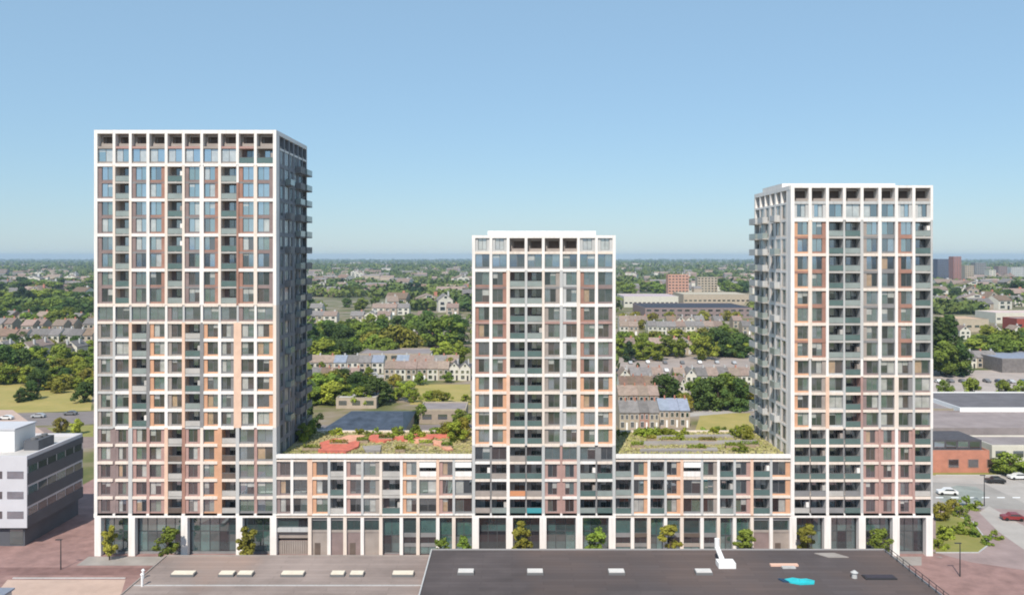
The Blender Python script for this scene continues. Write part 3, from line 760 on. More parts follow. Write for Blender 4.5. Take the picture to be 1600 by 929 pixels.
def block(name, x0, x1, y0, y1, h, wm, rm, label, cat='building', strips=0, group=None, kind=None, sm=None, rim=.5):
    """flat-roofed building with window bands cut proud of the wall"""
    root = empty(name, ((x0+x1)/2, y0, 0)); cx = (x0+x1)/2
    b = MB(); b.box(x0-cx, x1-cx, 0, y1-y0, 0, h, wm); b.build('wall', root)
    b = MB(); b.box(x0-cx+.3, x1-cx-.3, .3, y1-y0-.3, h+.003, h+.15, rm)
    for (a, b2, c, d) in ((x0-cx, x1-cx, 0, .3), (x0-cx, x1-cx, y1-y0-.3, y1-y0), (x0-cx, x0-cx+.3, .3, y1-y0-.3), (x1-cx-.3, x1-cx, .3, y1-y0-.3)):
        b.box(a, b2, c, d, h+.003, h+rim, wm)
    b.build('roof', root)
    for k in range(strips):
        zc = h*(k+.35)/strips; hh = min(1.6, h/strips*.5)
        nw = max(2, int((x1-x0)/4.5)); nw = min(nw, 14)
        for j in range(nw):
            a = x0-cx+(x1-x0)*(j+.2)/nw; c = x0-cx+(x1-x0)*(j+.8)/nw
            g = MB(); g.box(a, c, -.05, .0, zc, zc+hh, sm or GL[0]); g.build('window', root)
    tag(root, label, cat, group); return root

# ------------------------------------------------------------------ the office block beside the tallest tower
def office():
    x1, x0 = -88.6, -128.0; y0, y1, h = 4.3, 24.3, 16.0
    root = empty('office_building', (x1, y0, 0))
    def mk(nm, parent=root): b = MB(); return b
    L = lambda x: x-x1
    b = MB(); b.box(L(x0), -.9, .9, y1-y0, 0, 3.6, M['officed']); b.box(L(x0), 0, 0, y1-y0, 3.6, h, M['office']); b.build('wall', root)
    b = MB()
    for z in (3.6, 7.5, 11.4): b.box(.0, .12, .0, y1-y0, z, z+2.1, M['officed'])  # flank bands near black: deep shade of this side put into the colour
    b.box(.0, .12, 0, y1-y0, h-1.2, h, M['officed']); b.build('shade_toned_cladding', root)
    for z in (5.7, 9.6, 13.5):
        for j in range(6):
            g = MB(); a = .4+j*3.25; g.box(.02, .08, a, a+2.9, z, z+1.35 if z < 13 else z+1.25, GL[6] if j % 3 else SHOPG[0]); g.build('window', root)
    for z in (5.3, 8.9, 12.6):
        for j in range(9):
            g = MB(); a = -3.6-j*3.9; g.box(a, a+3.0, -.06, .02, z, z+1.35, GL[0] if j % 2 else GL[2]); g.build('window', root)
    for j in range(8):
        g = MB(); g.box(-3.6-j*4.4, -.3-j*4.4-.9, .84, .92, .3, 3.1, SHOPG[0]); g.build('window', root)
    b = MB(); b.box(L(x0)+.4, -.4, .4, y1-y0-.4, h+.003, h+.12, M['gravel'])
    b.box(L(x0), 0, 0, .4, h+.003, h+.7, M['office']); b.box(L(x0), 0, y1-y0-.4, y1-y0, h+.003, h+.7, M['office'])
    b.box(-.4, 0, .4, y1-y0-.4, h+.003, h+.7, M['office']); b.build('roof', root)
    b = MB(); b.box(-16, -5.8, 6, 13, h+.12, h+4.2, M['whitep']); b.box(-16.2, -5.6, 5.8, 13.2, h+4.2, h+4.5, M['office']); b.build('penthouse', root)
    b = MB(); b.box(-4.6, -1.8, 7, 12.5, h+.12, h+2.0, M['officed'])
    for k in range(3): b.cyl((-3.2, 8+k*1.8, h+2.0), .6, .6, .4, M['alu'], 12)
    b.build('cooling_unit', root)
    tag(root, 'grey flat-roofed office block with window strips and a white penthouse at the left edge', 'office building')
office()

# ------------------------------------------------------------------ the hall roofs in front
def halls():
    f0 = -14.2
    r = empty('flat_roofed_hall', (23.5, f0, 0))
    b = MB(); b.box(-36.5, 36.3, -45, 0, 0, 6.0, M['brick']); b.build('wall', r)
    b = MB(); b.box(-36.3, 36.1, -44.8, -.2, 6.003, 6.05, M['roofdk'])
    rim = mat('roof_edge_metal', (.34, .33, .33), .5)
    b.box(-36.5, 36.3, -.2, 0, 6.003, 6.22, rim); b.box(-36.5, -36.3, -45, -.2, 6.003, 6.22, M['grey']); b.box(36.1, 36.3, -45, -.2, 6.003, 6.22, rim)
    b.build('roof', r)
    tag(r, 'dark bitumen flat roofed hall in front of lowest tower, with pale skylights', 'hall')
    f1 = -13.3
    r = empty('flat_roofed_hall', (-34.5, f1, 0))
    b = MB(); b.box(-21.5, 21.4, -45, 0, 0, 4.7, M['beige']); b.build('wall', r)
    b = MB(); b.box(-21.3, 21.2, -44.8, -.2, 4.703, 4.75, M['rooflt'])
    b.box(-21.5, 21.4, -.2, 0, 4.703, 4.9, M['beige']); b.box(-21.5, -21.3, -45, -.2, 4.703, 4.9, M['beige'])
    b.build('roof', r)
    b = MB(); yy = pt(0, 914, 4.75)[1]-f1; b.box(-21.2, 21.1, yy-.12, yy+.12, 4.75, 4.82, M['grey']); b.build('roof_joint', r)
    tag(r, 'grey-lilac flat roofed low hall in front of the tallest tower, with cream skylights', 'hall')
    # skylights
    def skylight(px, py, z, wpx, dp, m, label, group):
        x, y = pt(px, py, z); wd = wpx*(CAMZ-z)/(py-400)
        rr = empty('roof_skylight', (x, y, z))
        b = MB(); b.box(-wd/2, wd/2, -dp/2, dp/2, 0, .35, M['alu']); b.build('kerb', rr)
        b = MB(); b.box(-wd/2+.1, wd/2-.1, -dp/2+.1, dp/2-.1, .353, .5, m)
        b.build('dome', rr); tag(rr, label, 'skylight', group)
    cr = mat('cream_skylight_plastic', (.78, .70, .58), .35, .8, .06); pl = mat('pale_skylight_plastic', (.66, .64, .62), .35, .8, .06)
    for i, (px, w_) in enumerate(((287, 36), (355, 24), (384, 24), (458, 36), (528, 22), (558, 22), (630, 34))):
        skylight(px, 898, 4.75, w_, 1.5, cr, '%s cream skylight box, %s from the left on the grey-lilac roof' % ('wide' if w_ > 30 else 'short', ordw(i)), 'skylights on the lilac roof')
    for i, px in enumerate((728, 836, 963, 1099)):
        skylight(px, 895, 6.05, 26, 1.5, pl, 'pale square skylight, %s from the left on the dark roof' % ordw(i), 'skylights on the dark roof')
    # vent duct, tarpaulin, other roof items
    x, y = pt(1134, 884, 6.05); rr = empty('ventilation_duct', (x, y, 6.05))
    b = MB(); b.box(-1.3, 1.3, -1, 1, 0, .8, M['whitep']); b.build('plenum_box', rr)
    b = MB(); b.cyl((-.4, .4, .8), .38, .38, 0, M['whitep'], 12, q=(-.8, 2.2, 2.2)); b.cyl((-.8, 2.2, 2.0), .38, .38, 1.5, M['whitep'], 12); b.build('pipe', rr)
    tag(rr, 'white bent ventilation duct rising from a box on the dark roof', 'duct')
    x, y = pt(1250, 908, 6.05)
    b = MB(); pts = [(-2.1, .5), (-1.6, -.6), (-.3, -1.25), (1.7, -1.0), (2.1, -.1), (1.2, .7), (.3, .55), (-.7, 1.05)]
    b.poly(pts, 0, .22, M['turq']); b.poly([(-2.9, .9), (-2.5, -.2), (-1.5, -.4), (-1.9, .8)], .0, .16, mat('navy_cloth', (.02, .06, .12), .6)); b.poly([(-.2, -.6), (1.0, -.7), (1.1, .2), (-.1, .25)], .222, .34, M['turq'])
    o = b.build('tarpaulin', None, (x, y, 6.055)); tag(o, 'bright turquoise tarpaulin spread on the dark hall roof', 'tarpaulin')
    x, y = pt(1225, 883, 6.05); b = MB(); b.box(-2.1, 2.1, -.35, .35, 0, .25, mat('salmon_timber', (.75, .48, .38), .8)); b.box(-.6, 1.4, -1.3, -.55, 0, .2, M['grey'])
    o = b.build('board_pile', None, (x, y, 6.055)); tag(o, 'salmon boards laid on the dark roof behind the turquoise tarpaulin', 'boards')
    x, y = pt(1335, 902, 6.05); rr = empty('roof_vent', (x, y, 6.055)); b = MB(); b.cyl((0, 0, 0), .4, .35, .8, M['grey'], 12); b.build('pipe', rr); b = MB(); b.cyl((0, 0, .8), .55, .15, .3, M['grey'], 12); b.build('cowl', rr)
    tag(rr, 'small white roof vent with cowl on dark roof right of the turquoise tarpaulin', 'vent')
    x, y = pt(1374, 902, 6.05); rr = empty('roof_hatch', (x, y, 6.055)); b = MB(); b.box(-2.3, 2.3, -.8, .8, 0, .2, M['dark']); b.build('kerb', rr)
    b = MB(); b.box(-2.1, 2.1, -.6, .6, .203, .26, mat('violet_black_felt', (.05, .045, .06), .8)); b.build('lid', rr); tag(rr, 'long dark roof hatch near the right edge of the dark roof', 'hatch')
    x, y = pt(1296, 866, 6.05); b = MB(); b.poly([(-2.2, .9), (1.0, 1.0), (2.5, -.9), (-.6, -.9)], 0, .12, M['greypave']); o = b.build('roof_felt', None, (x, y-.4, 6.055)); tag(o, 'pale grey patch of roofing felt at the rear edge of the dark roof', 'roof felt')
    # railing along the right edge of the dark roof
    rr = empty('roof_railing', (59.5, -15, 6.0))
    for k in range(16):
        b = MB(); b.cyl((0, -k*2.0-.5, .05), .05, .05, 1.1, M['dark'], 6); b.build('post', rr)
    b = MB(); b.cyl((0, -.3, 1.12), .05, .05, 0, M['dark'], 6, q=(0, -31, 1.12)); b.cyl((0, -.3, .65), .035, .035, 0, M['dark'], 6, q=(0, -31, .65)); b.build('rail', rr)
    tag(rr, 'dark metal safety railing along the right edge of the dark hall roof', 'railing')
    # white pipes on the left corner
    for i, (px, py, hh) in enumerate(((213, 903, 1.2), (222, 915, 1.7))):
        x, y = pt(px, py, 4.75)
        x = max(x, -55.5)
        rr = empty('flue_pipe', (x, y, 4.75)); b = MB(); b.cyl((0, 0, 0), .16, .16, hh, M['whitep'], 10); b.build('pipe', rr); b = MB(); b.cyl((0, 0, hh), .28, .1, .25, M['whitep'], 10); b.build('cap', rr)
        tag(rr, '%s white flue pipe at the left corner of the grey-lilac roof' % ('shorter' if i == 0 else 'taller'), 'flue', 'flues on the lilac roof')
    # a row of planter hedge boxes left of the lilac roof: dark kerb
    b = MB(); b.box(-57.6, -56.9, -44, -13.4, 0, .5, M['slab']); o = b.build('kerb_wall'); tag(o, 'low concrete kerb wall along the left side of the lilac roofed hall', 'low wall')
halls()

# small kiosk at the lower-left corner
x, y = pt(3, 925, 2.8); rr = empty('kiosk', (x-2, y, 0)); b = MB(); b.box(-2.5, 2.6, -3, 1.5, 0, 2.6, M['grey']); b.build('wall', rr)
b = MB(); b.box(-2.8, 2.9, -3.2, 1.8, 2.6, 2.85, HR['blue']); b.build('roof', rr); tag(rr, 'small kiosk with a blue-grey flat roof on the pale forecourt', 'kiosk')
# lamp posts
def lamp(px, py, h, label):
    x, y = pt(px, py); rr = empty('street_lamp', (x, y, 0))
    b = MB(); b.cyl((0, 0, 0), .11, .07, h, M['dark'], 8); b.build('pole', rr)
    b = MB(); b.box(-.9, .2, -.12, .12, h, h+.12, M['dark']); b.build('lamp_head', rr); tag(rr, label, 'street lamp', 'street lamps')
lamp(95, 889, 5.0, 'dark street lamp on the red paving between office block and tallest tower')
lamp(1500, 900, 5.5, 'dark street lamp on the red paving right of the dark hall roof')
lamp(1538, 790, 6.5, 'street lamp beside the road behind the yellow-green lawn on the right')

# ------------------------------------------------------------------ street trees and planting along the facade
for i, (px, k, h, yy) in enumerate(((171, 'streety', 5.5, -2.0), (262, 'street', 6.6, -3.2), (386, 'streety', 6.4, -2.6), (690, 'street', 4.5, -2.5), (725, 'street', 4.6, -2.5), (815, 'streety', 6.4, -2.6), (930, 'street', 6.2, -2.6),
                                 (1047, 'streety', 6.2, -2.6), (1163, 'street', 5.8, -2.6), (1262, 'streety', 6.3, -2.6), (1377, 'street', 5.9, -2.6))):
    ph = ['by the first column of the tallest tower', 'before the second glass bay of the tallest tower', 'before the last glass bay of the tallest tower', 'before the left podium block, left of a pair', 'beside the lowest tower, before the left podium',
          'before the second bay of the lowest tower', 'before the last bay of the lowest tower', 'before the fourth bay of the right podium block', 'before the eighth bay of the right podium block', 'before the first bay of the right-end tower', 'before the third bay of the right-end tower'][i]
    x = (px-800)*(DIST+yy)/F
    plant(k, x, yy, h*1.08, '%s %s' % ('yellow-green young tree' if k == 'streety' else 'green young tree', ph), 'street trees along the facade')

# ------------------------------------------------------------------ roof gardens on the podium blocks
def grass_patch(name, x0, x1, y0, y1, z, n_, label=None, cols=((.20, .20, .07),), s=.16):
    c = np.column_stack([rng.uniform(x0, x1, n_), rng.uniform(y0, y1, n_), np.full(n_, z)+rng.uniform(.02, .28, n_)])
    nr = rng.normal(size=(n_, 3))*.6+np.array([0, -.3, .8]); nr /= np.linalg.norm(nr, axis=1)[:, None]
    me = quads_mesh(name, c, nr, rng.uniform(.5, 1.5, n_)*s, mat(name+'_leaves', cols[0], .8, .35, .4, col2=cols[-1]))
    o = bpy.data.objects.new(name, me); C.objects.link(o); tag(o, label, kind='stuff'); return o
ZR = 17.32
def roofsheet(name, pts, z, m, label):
    b = MB(); b.poly([(x-pts[0][0], y-pts[0][1]) for x, y in pts], 0, z, m); o = b.build(name, None, (pts[0][0], pts[0][1], ZR+.002)); tag(o, label, kind='structure'); return o
sed = mat('sedum_soil', (.33, .30, .15), .95, .35, .3, col2=(.46, .38, .25))
roofsheet('roof_garden_soil', [(XA+.1, .7), (XB-.1, .7), (XB-.1, 21.6), (XA+.1, 21.6)], .10, sed, 'tan sedum soil of the left podium roof garden')
roofsheet('roof_garden_soil', [(XC+.1, .7), (XD-.1, .7), (XD-.1, 21.6), (XC+.1, 21.6)], .10, sed, 'tan sedum soil of the right podium roof garden')
grass_patch('sedum', XA+.3, XB-.3, 1, 21.3, ZR+.1, 5200, 'low tan and green sedum on the left podium roof', ((.24, .25, .07), (.46, .38, .20)))
grass_patch('sedum', XC+.3, XD-.3, 1, 21.3, ZR+.1, 5200, 'low tan and green sedum on the right podium roof', ((.26, .27, .07), (.50, .44, .22)))
def rpts(px, z=ZR+.1): return [pt(a, b_, z) for a, b_ in px]
for i, (pp, mm, lb) in enumerate((
  ([(497, 707), (500, 694), (520, 688), (548, 686), (562, 692), (560, 700), (540, 709)], 'trackred', 'red rubber play surface on the left podium roof'),
  ([(522, 690), (545, 682), (570, 683), (560, 690), (545, 694)], 'tracksalm', 'salmon path beside the red play surface on the roof'),
  ([(572, 690), (580, 682), (612, 681), (622, 686), (600, 692)], 'trackred', 'dull red strip in the middle of the left roof garden'),
  ([(612, 686), (650, 680), (680, 683), (676, 688), (640, 692)], 'trackred', 'red path on the right part of the left roof garden'),
  ([(632, 691), (660, 687), (690, 692), (708, 704), (700, 706), (680, 696), (655, 693)], 'tracksalm', 'curved salmon path near the lowest tower on the roof'),
  ([(650, 682), (705, 680), (712, 684), (690, 686)], 'trackred', 'red rear strip of the roof garden near the lowest tower'),
  ([(566, 700), (596, 698), (594, 708), (572, 709)], 'greypave', 'pale terrace in the middle of the left roof garden'),
  ([(1000, 692), (1180, 690), (1186, 694), (1000, 696)], 'greypave', 'pale path across the right podium roof garden'),
  ([(1000, 704), (1120, 702), (1122, 706), (1000, 708)], 'greypave', 'front pale path on the right podium roof garden'),
  ([(1010, 683), (1150, 681), (1152, 684), (1012, 686)], 'greypave', 'rear pale path on the right podium roof garden'))):
    b = MB(); P_ = rpts(pp); x0, y0 = P_[0]; b.poly([(x-x0, y-y0) for x, y in P_], 0, .42, M[mm]); o = b.build('roof_path', None, (x0, y0, ZR+.1+.003*i)); tag(o, lb, kind='structure')
for i in range(44):
    left = i < 24
    a, b_ = (XA+3, XB-2) if left else (XC+3, XD-2)
    x = R.uniform(a, b_); y = R.choice([R.uniform(17, 21), R.uniform(2, 20)]) if i % 3 else R.uniform(18, 21)
    if left and i < 5: x, y = XA+R.uniform(1, 6), R.uniform(12, 21)
    k = R.choice(['bush', 'bushy', 'bushy']); h = R.uniform(.7, 1.7)
    o = plant(k, x, y, h, None, None, z=ZR+.1)
    note(o, LOOKT[k]+(' on left roof garden' if left else ' on right roof garden'), 'shrub', x, y)
for i, (px, py, k, h) in enumerate(((712, 690, 'lime', 4.0), (722, 682, 'olive', 3.6), (700, 680, 'olive', 2.8), (1150, 684, 'lime', 2.6), (1168, 688, 'olive', 2.6), (474, 688, 'round', 3.4), (486, 680, 'round', 3.0))):
    x, y = pt(px, py, ZR+.1); y = min(y, 20.8); x = (px-800)*(DIST+y)/F
    o = plant(k, x, y, h, None, None, z=ZR+.1); note(o, 'small '+LOOKT[k]+' on roof garden', 'roof tree', x, y)

ordw2 = 'first second third fourth fifth sixth seventh eighth ninth'.split()
pm_ = mat('weathered_timber', (.34, .26, .19), .9, 2, .2)
for gi, (a, b_, gn) in enumerate(((XA+2, XB-2, 'left'), (XC+2, XD-2, 'right'))):
    rr = empty('roof_railing', (a, 1.0, ZR+.1)); L_ = b_-a
    for k in range(15):
        g = MB(); g.cyl((L_*k/14, 0, 0), .03, .03, 1.0, M['dark'], 6); g.build('post', rr)
    g = MB(); g.box(0, L_, -.02, .02, 1.0, 1.05, M['dark']); g.build('handrail', rr)
    tag(rr, 'thin dark railing along the front edge of the %s podium roof garden' % gn, 'railing')
    for k in range(7):
        x = a+3+k*(L_-6)/6; y = R.uniform(4, 15); rr = empty('planter_box', (x, y, ZR+.1)); w2 = R.uniform(.9, 1.8)
        g = MB(); g.box(-w2, w2, -.5, .5, 0, .6, pm_); g.build('box', rr)
        c_ = np.column_stack([rng.uniform(-w2, w2, 260), rng.uniform(-.5, .5, 260), rng.uniform(.55, 1.15, 260)]); n_ = rng.normal(size=(260, 3)); n_ /= np.linalg.norm(n_, axis=1)[:, None]
        me = quads_mesh('foliage', c_, n_, rng.uniform(.07, .16, 260), LM[[0, 2, 3][k % 3]]); o = bpy.data.objects.new('foliage', me); C.objects.link(o); o.parent = rr
        tag(rr, 'timber planter box with %s plants, %s from the left on the %s podium roof' % (['green', 'olive', 'lime'][k % 3], ordw2[k], gn), 'planter', 'planters on the %s podium roof' % gn)
# ------------------------------------------------------------------ ground patches behind
tan = mat('dry_grass', (.42, .33, .12), .95, .12, .2, col2=(.30, .27, .08)); lawn = mat('yellow_green_lawn', (.20, .21, .055), .95, .2, .25, col2=(.30, .27, .09))
road = mat('road_surface', (.22, .19, .185), .95, .2, .12); lroad = mat('pale_road', (.42, .385, .36), .95, .2, .1)
def gp(name, pp, z, m): sheet(name, [pt(a, b_) for a, b_ in pp], z, m)
gp('grass', [(-40, 646), (142, 641), (146, 600), (-40, 600)], .012, tan)
gp('road', [(-200, 672), (150, 662), (150, 642), (-40, 648)], .016, road)
gp('path', [(-30, 640), (20, 640), (75, 680), (40, 690)], .020, M['palepave'])
gp('grass', [(72, 668), (146, 664), (146, 682), (95, 682)], .022, lawn)
gp('pavement', [(-80, 700), (150, 700), (150, 664), (-80, 672)], .018, mat('brown_paving', (.25, .19, .17), .95, .3, .15))
gp('grass', [(640, 632), (735, 632), (735, 600), (650, 600)], .012, tan)
gp('grass', [(1085, 676), (1180, 676), (1172, 645), (1095, 645)], .012, tan)
gp('road', [(480, 674), (800, 674), (800, 662), (480, 664)], .016, road)
gp('road', [(480, 590), (740, 590), (740, 584), (480, 585)], .016, lroad)
gp('car_park', [(965, 590), (1172, 588), (1172, 556), (965, 558)], .016, mat('pinkish_car_park', (.36, .30, .27), .95, .1, .12))
gp('road', [(960, 660), (1180, 642), (1180, 636), (960, 650)], .020, lroad)
gp('car_park', [(1440, 628), (1660, 626), (1650, 578), (1450, 578)], .016, mat('grey_car_park', (.42, .36, .33), .95, .1, .12))
# right foreground: road, lawn, plaza
gp('road', [(1440, 800), (1700, 800), (1700, 738), (1440, 738)], .012, mat('worn_asphalt', (.34, .315, .295), .95, .15, .12))
gp('path', [(1440, 742), (1510, 738), (1560, 742), (1660, 775), (1660, 800), (1600, 785), (1540, 756), (1440, 752)], .016, lroad)
gp('grass', [(1440, 742), (1600, 742), (1600, 736), (1440, 736)], .020, lawn)
gp('pavement', [(1452, 860), (1600, 900), (1700, 900), (1700, 800), (1452, 790)], .016, mat('rosy_paving', (.33, .25, .24), .95, .25, .15))
gp('path', [(1545, 790), (1660, 855), (1660, 900), (1560, 830), (1530, 800)], .024, lroad)
gp('pond', [(1466, 778), (1470, 764), (1495, 758), (1525, 760), (1540, 770), (1535, 782), (1505, 788), (1478, 786)], .020, mat('grey_green_court', (.27, .29, .27), .8, .3, .2))
gp('grass', [(1462, 862), (1530, 862), (1545, 850), (1520, 815), (1480, 800), (1462, 800)], .028, lawn)
gp('road', [(1440, 866), (1700, 905), (1700, 1000), (1440, 1000)], .020, M['redpave'])

for i in range(9):
    a = 1462+i*17; gp('parking_line', [(a, 622), (a+1.2, 622), (a+1.6, 612), (a+.4, 612)], .020, M['whitep'])
for i in range(7): gp('lane_marking', [(1462+i*24, 777.5), (1474+i*24, 777.5), (1474+i*24, 776), (1462+i*24, 776)], .024, M['whitep'])
def kerb(p, q, label):
    (ax, ay), (bx, by) = pt(*p), pt(*q); L_ = math.hypot(bx-ax, by-ay); g = MB(); g.box(0, L_, -.12, .12, 0, .13, M['grey'])
    o = g.build('kerb', None, (ax, ay, 0)); o.rotation_euler = (0, 0, math.atan2(by-ay, bx-ax)); tag(o, label, kind='structure')
kerb((1462, 742), (1600, 742), 'kerb below the orange-red brick building'); kerb((1530, 862), (1546, 850), 'kerb of the right lawn'); kerb((1546, 850), (1520, 815), 'kerb along the right lawn')
kerb((1462, 863), (1530, 863), 'front kerb of the right lawn'); kerb((1520, 815), (1480, 800), 'rear kerb of the right lawn'); kerb((20, 903), (196, 903), 'kerb of the pale forecourt')
# ------------------------------------------------------------------ specific buildings behind
def blk(name, pxa, pxb, pyb, h, depth, wm, rm, label, strips=0, cat='building', **kw):
    x0, y = pt(pxa, pyb); x1, _ = pt(pxb, pyb)
    return block(name, x0, x1, y, y+depth, h, wm, rm, label, cat, strips, **kw)
wht = M['whitep']; W2 = HW
# dark blue solar roofed hall behind the left podium
rr = empty('sports_hall', (0, 0, 0)); y0 = 88.0; x0 = (500-800)*238/F; x1 = (628-800)*238/F; b = MB(); b.poly([(x0, y0), (x1, y0), (x1, y0+30), (x0+4, y0+30)], 0, 3.6, HW['pale'])
b.build('wall', rr)
b = MB(); zt = 6.6
xs = [x0-.6, x1+.6]; b.add([(x0-.6, y0-.6, 3.7), (x1+.6, y0-.6, 3.7), (x1-1.5, y0+14, 6.8), (x0+6, y0+14, 6.8), (x1+.6, y0+30.6, 4.0), (x0+3, y0+30.6, 4.0)], [(0, 1, 2, 3), (3, 2, 4, 5), (1, 4, 2), (0, 3, 5), (0, 5, 4, 1)], M['solar']); b.build('roof', rr)
for k in range(9):
    g = MB(); a = x0+1+k*(x1-x0-2)/9; g.box(a, a+(x1-x0)/9-.9, y0-.06, y0, .9, 2.9, GL[0]); g.build('window', rr)
tag(rr, 'dark blue solar roofed hall behind the red paths of the left podium', 'hall')
blk('school_building', 525, 588, 638, 3.4, 12, HW['pale'], M['gravel'], 'pale flat-roofed school wing behind the dark blue roofed hall', 1)
blk('school_building', 655, 728, 662, 4.2, 14, HW['pale'], M['hallroof'], 'low pinkish-roofed wing between dark blue hall and the lowest tower', 1)
blk('row_building', 560, 672, 575, 6.5, 24, HW['pale'], M['hallroof'], 'long warm-grey flat-roofed block behind the houses, left of the lowest tower', 2)
blk('row_building', 490, 556, 566, 6.0, 18, HW['white'], HR['grey'], 'grey flat-roofed block with pale walls just right of the tallest tower', 2)
# houses left gap
for i in (0, 2, 3, 5, 6): house(*pt(2+i*18, 560+R.uniform(-3, 3)), R.choice(['rose', 'grey', 'rose']), 'white', True, R.uniform(-.1, .1), 1.15)
for i in range(9): house(*pt(-6+i*17.5, 540+R.uniform(-2, 2)), R.choice(['rose', 'grey', 'grey', 'brown']), R.choice(['pale', 'white']), False, 0, 1.25)
for i in (0, 1, 3, 4, 6, 7, 9): house(*pt(-6+i*16, 522+R.uniform(-2, 2)), R.choice(['grey', 'rose', 'rose']), 'pale', False, 0, 1.3)
for i in range(6): house(*pt(10+i*26, 508+R.uniform(-3, 3)), R.choice(['grey', 'rose']), R.choice(['pale', 'brick']), bool(i % 2), R.uniform(-.4, .4), 1.3)
# middle-left gap
def hrow(pa, pb, py, cols, walls, n_, gable=.0, s=1.0, jy=1.5, skip=0.0):
    for i in range(n_):
        if R.random() < skip: continue
        px = pa+(pb-pa)*(i+.5)/n_
        x, y = pt(px, py+R.uniform(-jy, jy)*.3)
        D = y+DIST; wx = (pb-pa)/n_*D/F/(6.2*s)
        house(x, y, R.choice(cols), R.choice(walls), R.random() < gable, 0, s, min(1.6, wx*1.0))
hrow(484, 560, 606, ['grey', 'brown', 'rose'], ['pale', 'brick'], 5, skip=.2)
hrow(600, 735, 594, ['rose', 'rose', 'grey'], ['pale', 'white'], 8, .12)
hrow(482, 736, 583, ['grey', 'rose', 'blue'], ['white', 'pale'], 13, .08, skip=.2)
hrow(484, 736, 541, ['grey', 'rose'], ['white', 'pale'], 9, .3, 1.1, skip=.45)
hrow(484, 736, 505, ['rose', 'grey'], ['white', 'pale'], 12, .1, 1.2, skip=.5)
hrow(484, 736, 492, ['rose', 'grey'], ['white', 'pale'], 13, .1, 1.3, skip=.5)
# middle-right gap
hrow(968, 1030, 671, ['grey', 'brown'], ['brick', 'pale'], 4, .15, 1.05)
hrow(1030, 1078, 667, ['blue'], ['pale'], 3, 0, 1.05)
hrow(966, 1030, 640, ['rose', 'rose'], ['pale', 'brick'], 4, .0)
hrow(968, 1075, 622, ['rose', 'brown'], ['pale', 'white'], 8, .2)
hrow(968, 1175, 606, ['rose', 'rose', 'grey'], ['pale', 'white'], 12, .2, skip=.15)
hrow(970, 1175, 553, ['rose', 'grey'], ['pale', 'white'], 9, .3, 1.1, skip=.3)
hrow(968, 1175, 523, ['rose', 'rose', 'grey'], ['white', 'pale'], 14, .1, 1.15, skip=.25)
hrow(968, 1175, 513, ['rose', 'brown', 'grey'], ['white', 'pale'], 14, .1, 1.15, skip=.3)
blk('long_terrace', 1008, 1176, 496, 8.0, 75, M['brown'], mat('blue_black_roof', (.045, .045, .06), .7), 'long dark-roofed terrace across the gap left of the right-end tower', 2)
blk('warehouse', 975, 1060, 480, 11, 60, HW['white'], mat('lilac_sheet_roof', (.50, .40, .43), .7, .1, .1), 'long lilac-roofed warehouse with white walls right of the lowest tower', 1, 'warehouse')
blk('warehouse', 1068, 1172, 476, 11, 60, HW['pale'], mat('beige_sheet_roof', (.50, .44, .34), .7, .1, .1), 'beige-roofed warehouse behind the long dark-roofed terrace', 1, 'warehouse')
blk('apartment_slab', 1044, 1076, 462, 28, 16, mat('salmon_brick', (.52, .29, .22), .9, .2, .08), M['hallroof'], 'salmon brick apartment slab standing above the lilac-roofed warehouse', 7)
blk('apartment_slab', 1090, 1121, 457, 22, 16, HW['pale'], M['gravel'], 'pale apartment slab right of the salmon brick one', 6)
# right gap
blk('brick_pavilion', 1440, 1546, 738, 5.0, 14, M['brick'], M['hallroof'], 'orange-red brick building with dark upper storey right of the last tower', 0)
x0, y0 = pt(1440, 738); x1, _ = pt(1546, 738)
pv_root = bpy.context.scene.objects['brick_pavilion']; cx = (x0+x1)/2
for a in (-.27, .02, .3):
    g = MB(); hw = 1.4; u = a*(x1-x0)+4; g.box(u-hw, u+hw, -.06, 0, 1.2, 3.4, M['terra']); o = g.build('window', pv_root); q = MB(); q.box(u-hw+.2, u+hw-.2, -.08, -.061, 1.35, 3.25, GL[4]); q.build('pane', o)
g = MB(); g.box(-(x1-x0)/2+.5, (x1-x0)/2-.8, 2, 13, 5.2, 7.6, HR['dark']); o = g.build('upper_storey', pv_root)
for k in range(5):
    q = MB(); u = -(x1-x0)/2+1+k*(x1-x0-2)/5; q.box(u+.2, u+(x1-x0-2)/5-.3, 1.94, 2.0, 5.6, 7.2, GL[2] if k % 2 else GL[0]); q.build('window', pv_root)
blk('garden_wall_house', 1550, 1660, 722, 4.0, 12, HW['white'], M['hallroof'], 'white-walled low house behind the round bush at the right edge', 1)
blk('industrial_hall', 1440, 1700, 702, 5.5, 26, M['hallroof'], mat('brown_grey_roofing', (.30, .25, .245), .9, .2, .15), 'brown-grey flat industrial hall behind the orange-red brick building', 0, 'hall')
blk('industrial_hall', 1500, 1700, 672, 6.5, 30, wht, mat('dark_sheet_roof', (.15, .14, .15), .9, .2, .15), 'white-walled industrial hall with a dark flat roof at the right edge', 0, 'hall')
blk('industrial_hall', 1440, 1496, 668, 5.5, 30, HW['pale'], M['hallroof'], 'pale industrial hall between the last tower and the white-walled hall', 1, 'hall')
blk('industrial_hall', 1566, 1660, 582, 6.0, 30, HR['grey'], HR['blue'], 'blue-grey roofed shed behind the car park at the right edge', 0, 'hall')
blk('shop_building', 1496, 1545, 518, 8.5, 30, HW['pale'], mat('apricot_roof', (.55, .38, .26), .9, .1, .1), 'apricot-roofed shop building right of the big dark tree', 1)
blk('shop_building', 1556, 1650, 505, 8.0, 30, HW['white'], mat('pink_roof', (.60, .47, .45), .9, .1, .1), 'long pink-roofed shop building at the right edge', 1)
